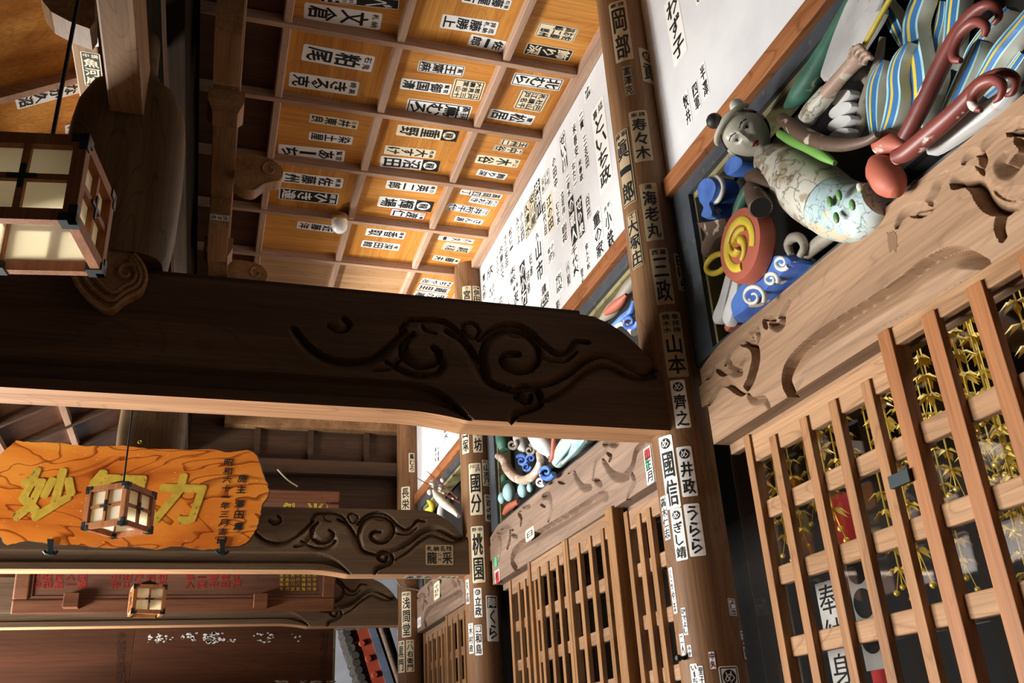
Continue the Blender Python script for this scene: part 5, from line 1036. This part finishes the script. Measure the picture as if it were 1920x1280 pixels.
# ------------------------------------------------------------------ hanging lanterns
def lantern(bx, by, bz, yaw, top, lab, bulb):
    s, h = .29, .262; t = thing('hanging_lantern', lab, 'lantern', (bx, by, bz), 'hanging paper lanterns'); c, sn = math.cos(yaw), math.sin(yaw)
    def T(p): return np.array([bx+p[0]*c-p[1]*sn, by+p[0]*sn+p[1]*c, bz+p[2]])
    def tb(g, a, b):
        x0, y0, z0 = a; x1, y1, z1 = b
        v = [T(p) for p in ((x0, y0, z0), (x1, y0, z0), (x1, y1, z0), (x0, y1, z0), (x0, y0, z1), (x1, y0, z1), (x1, y1, z1), (x0, y1, z1))]
        return g.add(v, [(3, 2, 1, 0), (4, 5, 6, 7), (0, 1, 5, 4), (1, 2, 6, 5), (2, 3, 7, 6), (3, 0, 4, 7)])
    r = s/2; w = .034
    for sx in (-1, 1):
        for sy in (-1, 1): tb(G(), (min(sx*r, sx*(r-w)), min(sy*r, sy*(r-w)), 0), (max(sx*r, sx*(r-w)), max(sy*r, sy*(r-w)), h)).build('post', 'lampw', t, bevel=.002)
    for k in range(4):
        def side(u0, v0, u1, v1, d0, d1):
            R = [(1, 0), (0, 1), (-1, 0), (0, -1)][k]; f = lambda u, d: (u*R[0]-d*R[1], u*R[1]+d*R[0]); a, b = f(u0, d0), f(u1, d1)
            return (min(a[0], b[0]), min(a[1], b[1]), v0), (max(a[0], b[0]), max(a[1], b[1]), v1)
        for v0, v1 in ((0, .034), (h-.034, h)): tb(G(), *side(-r+w, v0, r-w, v1, r-.026, r-.001)).build('rail', 'lampw', t)
        g = G(); tb(g, *side(-.009, .034, .009, h-.034, r-.02, r-.004)); g.build('muntin', 'lampw', t); g = G(); tb(g, *side(-r+w, h/2-.009, r-w, h/2+.009, r-.019, r-.005)); g.build('muntin', 'lampw', t)
        g = G(); tb(g, *side(-r+w, .03, r-w, h-.03, r-.026, r-.024)); g.build('paper_pane', 'lpaper', t)
        g = G(); tb(g, *side(-.035, h/2-.006, .035, h/2+.006, r-.006, r)); tb(g, *side(-.006, h/2-.035, .006, h/2+.035, r-.006, r+.001)); g.build('cross_fitting', 'iron', t)
    for sx in (-1, 1):
        for sy in (-1, 1):
            for z0, z1 in ((-.002, .045), (h-.045, h+.002)):
                g = G(); e = .003; a = min(sx*(r+e), sx*(r-.04)), max(sx*(r+e), sx*(r-.04)); b = min(sy*(r+e), sy*(r-.04)), max(sy*(r+e), sy*(r-.04)); m0 = z0 if z0 < 0 else z1-.024; tb(g, (a[0], b[0], m0), (a[1], b[1], m0+.024)); q = .018
                a2 = min(sx*(r+e), sx*(r-q)), max(sx*(r+e), sx*(r-q)); b2_ = min(sy*(r+e), sy*(r-q)), max(sy*(r+e), sy*(r-q)); tb(g, (a2[0], b2_[0], z0), (a2[1], b2_[1], z1)); g.build('corner_fitting', 'iron', t)
    tb(G(), (-r+.01, -r+.01, h-.012), (r-.01, r-.01, h-.004)).build('lid', 'lampw', t)
    g = G(); g.lathe(T((0, 0, h)), [(.085, 0), (.095, .02), (.05, .045), (.02, .055)], 20); g.build('cap', 'black', t, smooth=50)
    g = G(); g.tube([T((0, 0, h+.05)), (bx, by, top)], .006, 8); g.build('cord', 'black', t, smooth=60)
    if bulb: g = G(); g.ball(T((-.01, .0, h-.10)), .05, 18); g.build('bulb', 'bulb', t, smooth=60)
def lan_fit(mid, lft, rgt, s=.29):
    A = on('Z', 3, *mid); e = []
    if rgt: e.append(on('Z', 3, *rgt)-A)
    if lft: e.append(on('Z', 3, *lft)-A)
    k = s/np.mean([np.linalg.norm(q) for q in e]); z = 1.55+(3-1.55)*k; A = CAM+(A-CAM)*k
    ux = unit(e[0]); yaw = math.atan2(ux[1], ux[0]); return A, z, yaw
A = on('Z', 3, 140, 413); Bq = on('Z', 3, 195, 518); k = .29/np.linalg.norm(Bq-A); z1 = 1.55+1.45*k; A = CAM+(A-CAM)*k; ud = unit(Bq-on('Z', 3, 140, 413)); yaw = math.atan2(ud[1], ud[0])-PI/2
ctr = A+np.array([math.cos(yaw+PI), math.sin(yaw+PI), 0])*.145+np.array([-math.sin(yaw), math.cos(yaw), 0])*.145
lantern(ctr[0], ctr[1], z1, yaw, 4.32, 'big paper lantern hanging at the left edge nearest the viewer', True)
for mid, lft, rgt, lab in (((230, 981.8), (147.6, 991), (285.8, 1000), 'hanging paper lantern in front of the orange plaque'), ((246, 1148.8), (226.2, 1157.3), (308.6, 1149.9), 'smallest and furthest paper lantern below the middle beam')):
    A, z, yaw = lan_fit(mid, None, rgt); Lf = unit(on('Z', 3, *lft)-on('Z', 3, *mid)); s_ = .145
    ctr = A+np.array([math.cos(yaw), math.sin(yaw), 0])*s_+np.array([-math.sin(yaw), math.cos(yaw), 0])*s_
    lantern(ctr[0], ctr[1], z, yaw, 6.245, lab, False)
# ceiling lamp
c = on('Z', ZC, 637, 405); cl = thing('ceiling_lamp', 'small round white ceiling lamp with brass ring among the coffers', 'lamp', tuple(c))
G().lathe(c, [(.068, 0), (.068, -.03), (.06, -.035)], 28).build('base', 'bracket', cl, smooth=40)
G().lathe(c, [(.066, -.03), (.070, -.04), (.070, -.055), (.064, -.062)], 28).build('ring', 'brass', cl, smooth=40)
G().lathe(c, [(.064, -.058), (.068, -.085), (.062, -.125), (.042, -.152), (.012, -.162)], 28).build('globe', 'opal', cl, smooth=60)
# ------------------------------------------------------------------ inside the hall behind the nearest doors
rr = random.Random(11)
def ornament(x, y, z, n):
    t = thing('gilded_hanging_ornament', 'gilded pendant ornament hanging in the dark hall behind the lattice', 'ornament', (x, y, z), 'gilded pendants behind the lattice doors')
    g = G(); g.tube([(x, y, z), (x, y, 3.52)], .004, 6); g.build('chain', 'gold', t); 
    for k in range(n):
        zz = z+.02+k*.085; g = G()
        for q in range(6):
            a = q*PI/3+rr.random(); L = rr.uniform(.04, .075); d = np.array([math.cos(a), math.sin(a), -.35]); p = np.array([x, y, zz+.03]); sd = np.array([-math.sin(a), math.cos(a), 0])*.014
            g.add([p, p+d*L*.5+sd, p+d*L+np.array([0, 0, -.012]), p+d*L*.5-sd, p+d*L*.5+np.array([0, 0, .012])], [(0, 1, 4), (1, 2, 4), (2, 3, 4), (3, 0, 4), (3, 2, 1, 0)])
        g.build('leaf_cluster', 'gold', t, smooth=40)
    for k in range(3):
        a = k*2.1+rr.random(); g = G(); p = np.array([x+.035*math.cos(a), y+.035*math.sin(a), z-.03-.03*k]); g.ball(p, .014, 10); g.tube([p, (x, y, z+.05)], .002, 5); g.build('bead', 'gold', t, smooth=60)
for px, py, X, n in ((1440, 950, .55, 5), (1476, 1020, .7, 6), (1506, 1010, .5, 5), (1530, 960, .8, 7), (1572, 880, .6, 6), (1600, 860, .9, 8), (1652, 840, .6, 6), (1690, 1085, .7, 5), (1712, 880, .9, 8), (1746, 760, .6, 4), (1790, 900, .8, 7), (1845, 920, .5, 7), (1870, 1010, .7, 7), (1895, 860, .9, 8), (1915, 960, .6, 6), (1820, 760, .7, 4)):
    p = on('X', X, px, py); ornament(*p, n)
for k in range(26):
    ornament((.30, .98, .46, 1.12)[k % 4]+rr.uniform(-.04, .04), -3.1+2.6*(k+rr.random()*.3)/26, rr.uniform(1.85, 2.5), rr.randint(4, 10))
def at_in(x, y, X=.75): return on('X', X, x, y)
c = at_in(1588, 985); t = thing('red_paper_lantern', 'red paper lantern with a black top behind the nearest lattice', 'lantern', tuple(c))
MT['redp'] = flat('red paper', (.62, .03, .035), .6)
G().lathe(c, [(.06, .16), (.085, .13), (.10, .05), (.10, -.08), (.085, -.15)], 24).build('body', 'redp', t, smooth=50); G().lathe(c, [(.07, .15), (.07, .19)], 24).build('top_ring', 'black', t)
s = Slip(.12, .2); s.char('奉', 0, .02, .09, .12, 'white', .0012); 
g = G()
for V, F, m, l_ in s.L: g.add([c+np.array([-.102+8*a*a, -a, b]) for a, b in V], F)
g.build('lettering', 'ink', t)
p = at_in(1622, 1130, .8); t = thing('dotted_board', 'white board with three black discs behind the nearest lattice', 'board', tuple(p))
G().box(p+np.array([0, -.09, -.30]), p+np.array([.02, .09, .26])).build('panel', 'whitepaint', t)
for dz in (.16, 0, -.16): g = G(); g.lathe(p+np.array([-.004, .01, dz]), [(.07, 0), (.07, .004)], 24, (1, 0, 0)); g.build('black_disc', 'ink', t)
p = at_in(1650, 1240, .86); tag(G().box(p+np.array([0, -.08, -.9]), p+np.array([.01, .08, .26])).build('red_banner', 'redp'), 'plain red banner hanging behind the nearest lattice', 'banner')
p = at_in(1578, 1250, .85); t = thing('lettered_banner', 'white banner with blue black lettering behind the nearest lattice', 'banner', tuple(p)); G().box(p+np.array([0, -.09, -.8]), p+np.array([.008, .09, .42])).build('cloth', 'whitepaint', t)
for i, ch in enumerate('奉納身代不動尊'):
    V, F, sq = glyph(ch); g = G(); q = p+np.array([-.003, 0, .33-.17*i]); g.add([q+np.array([0, -a, b]) for a, b in (V-.5)*[.15, .15]], F); g.build('character', 'ink', t)
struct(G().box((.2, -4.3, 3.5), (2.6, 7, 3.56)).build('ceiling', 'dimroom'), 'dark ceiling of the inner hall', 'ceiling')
tag(G().box((1.3, -2.6, 2.35), (1.34, -1.2, 2.45)).build('inner_rail', 'whitepaint'), 'pale rail across the dark hall behind the orange lattice', 'rail')
tag(G().box((1.2, -1.05, 0), (1.26, -.72, 2.4)).build('inner_cupboard', 'bracket'), 'brown wooden cupboard side inside the dark hall', 'cupboard')
MT['screen'] = plaster('grey blue hall curtain', (.30, .34, .40), (.16, .19, .23), 2)
for y0, y1, z0, z1, lab in ((-1.25, -.55, 1.3, 2.62, 'grey blue curtain left in the dark hall'), (-2.35, -1.75, 1.0, 2.35, 'grey blue curtain in the middle of the dark hall'), (-3.3, -2.75, 1.2, 2.5, 'grey blue curtain right in the dark hall')):
    g = G(); n = 24; vs = [(1.45+.025*math.sin(i*2.1), y0+(y1-y0)*i/n, z) for z in (z0, z1) for i in range(n+1)]
    g.add(vs, [(i, i+1, n+2+i, n+1+i) for i in range(n)]); tag(g.build('hall_curtain', 'screen', smooth=60), lab, 'curtain')
g = G(); pts = [on('Y', -.35, x, y) for x, y in ((70, -30), (80, 2), (96, 22), (130, 40), (168, 54), (178, 40), (178, -30))]; g.prism(pts, (0, .14, 0)); tag(g.build('bracket_arm', 'bracket'), 'curved bracket end at the top left edge above the big lantern', 'bracket')
p = on('X', .02, 1690, 898); tag(G().box(p+np.array([-.012, -.05, -.022]), p+np.array([.004, .05, .022])).build('door_latch', 'iron'), 'dark latch plate across the orange lattice door', 'latch')
th, z = oncyl(0, 0, .15, 1284, 1233); g = G(); q = np.array([math.cos(th), math.sin(th), 0]); c = q*.15+np.array([0, 0, z]); g.lathe(c, [(.010, 0), (.008, .02), (.014, .026), (.016, .036), (.010, .046)], 14, q); tag(g.build('iron_knob', 'iron', smooth=50), 'small iron knob on the nearest round column near the bottom', 'knob')
g = G(); r = random.Random(4); c = on('X', LX-.0012, 1672, 452); out = [c+np.array([0, .026*math.cos(a)*r.uniform(.6, 1.2), .05*math.sin(a)*r.uniform(.6, 1.2)]) for a in np.linspace(0, 2*PI, 18, endpoint=False)]
c2_ = on('X', LX-.0012, 1685, 482); 
MT['stain'] = flat('dark scorch mark', (.17, .095, .055), .8)
g.prism(out, (.001, 0, 0)); tag(g.build('torn_slip_trace', 'stain'), 'dark trace of a torn slip on the pale nearest lintel', 'paper slip')
g = G(); g.tube(smooth_path([on('Y', 6.32, x, y) for x, y in ((742, 1076), (744, 1088), (752, 1099), (770, 1103), (784, 1106), (790, 1112))], 5), .008, 6); tag(g.build('electric_cable', 'p_grey', smooth=60), 'thin pale cable curving past the furthest column', 'cable')
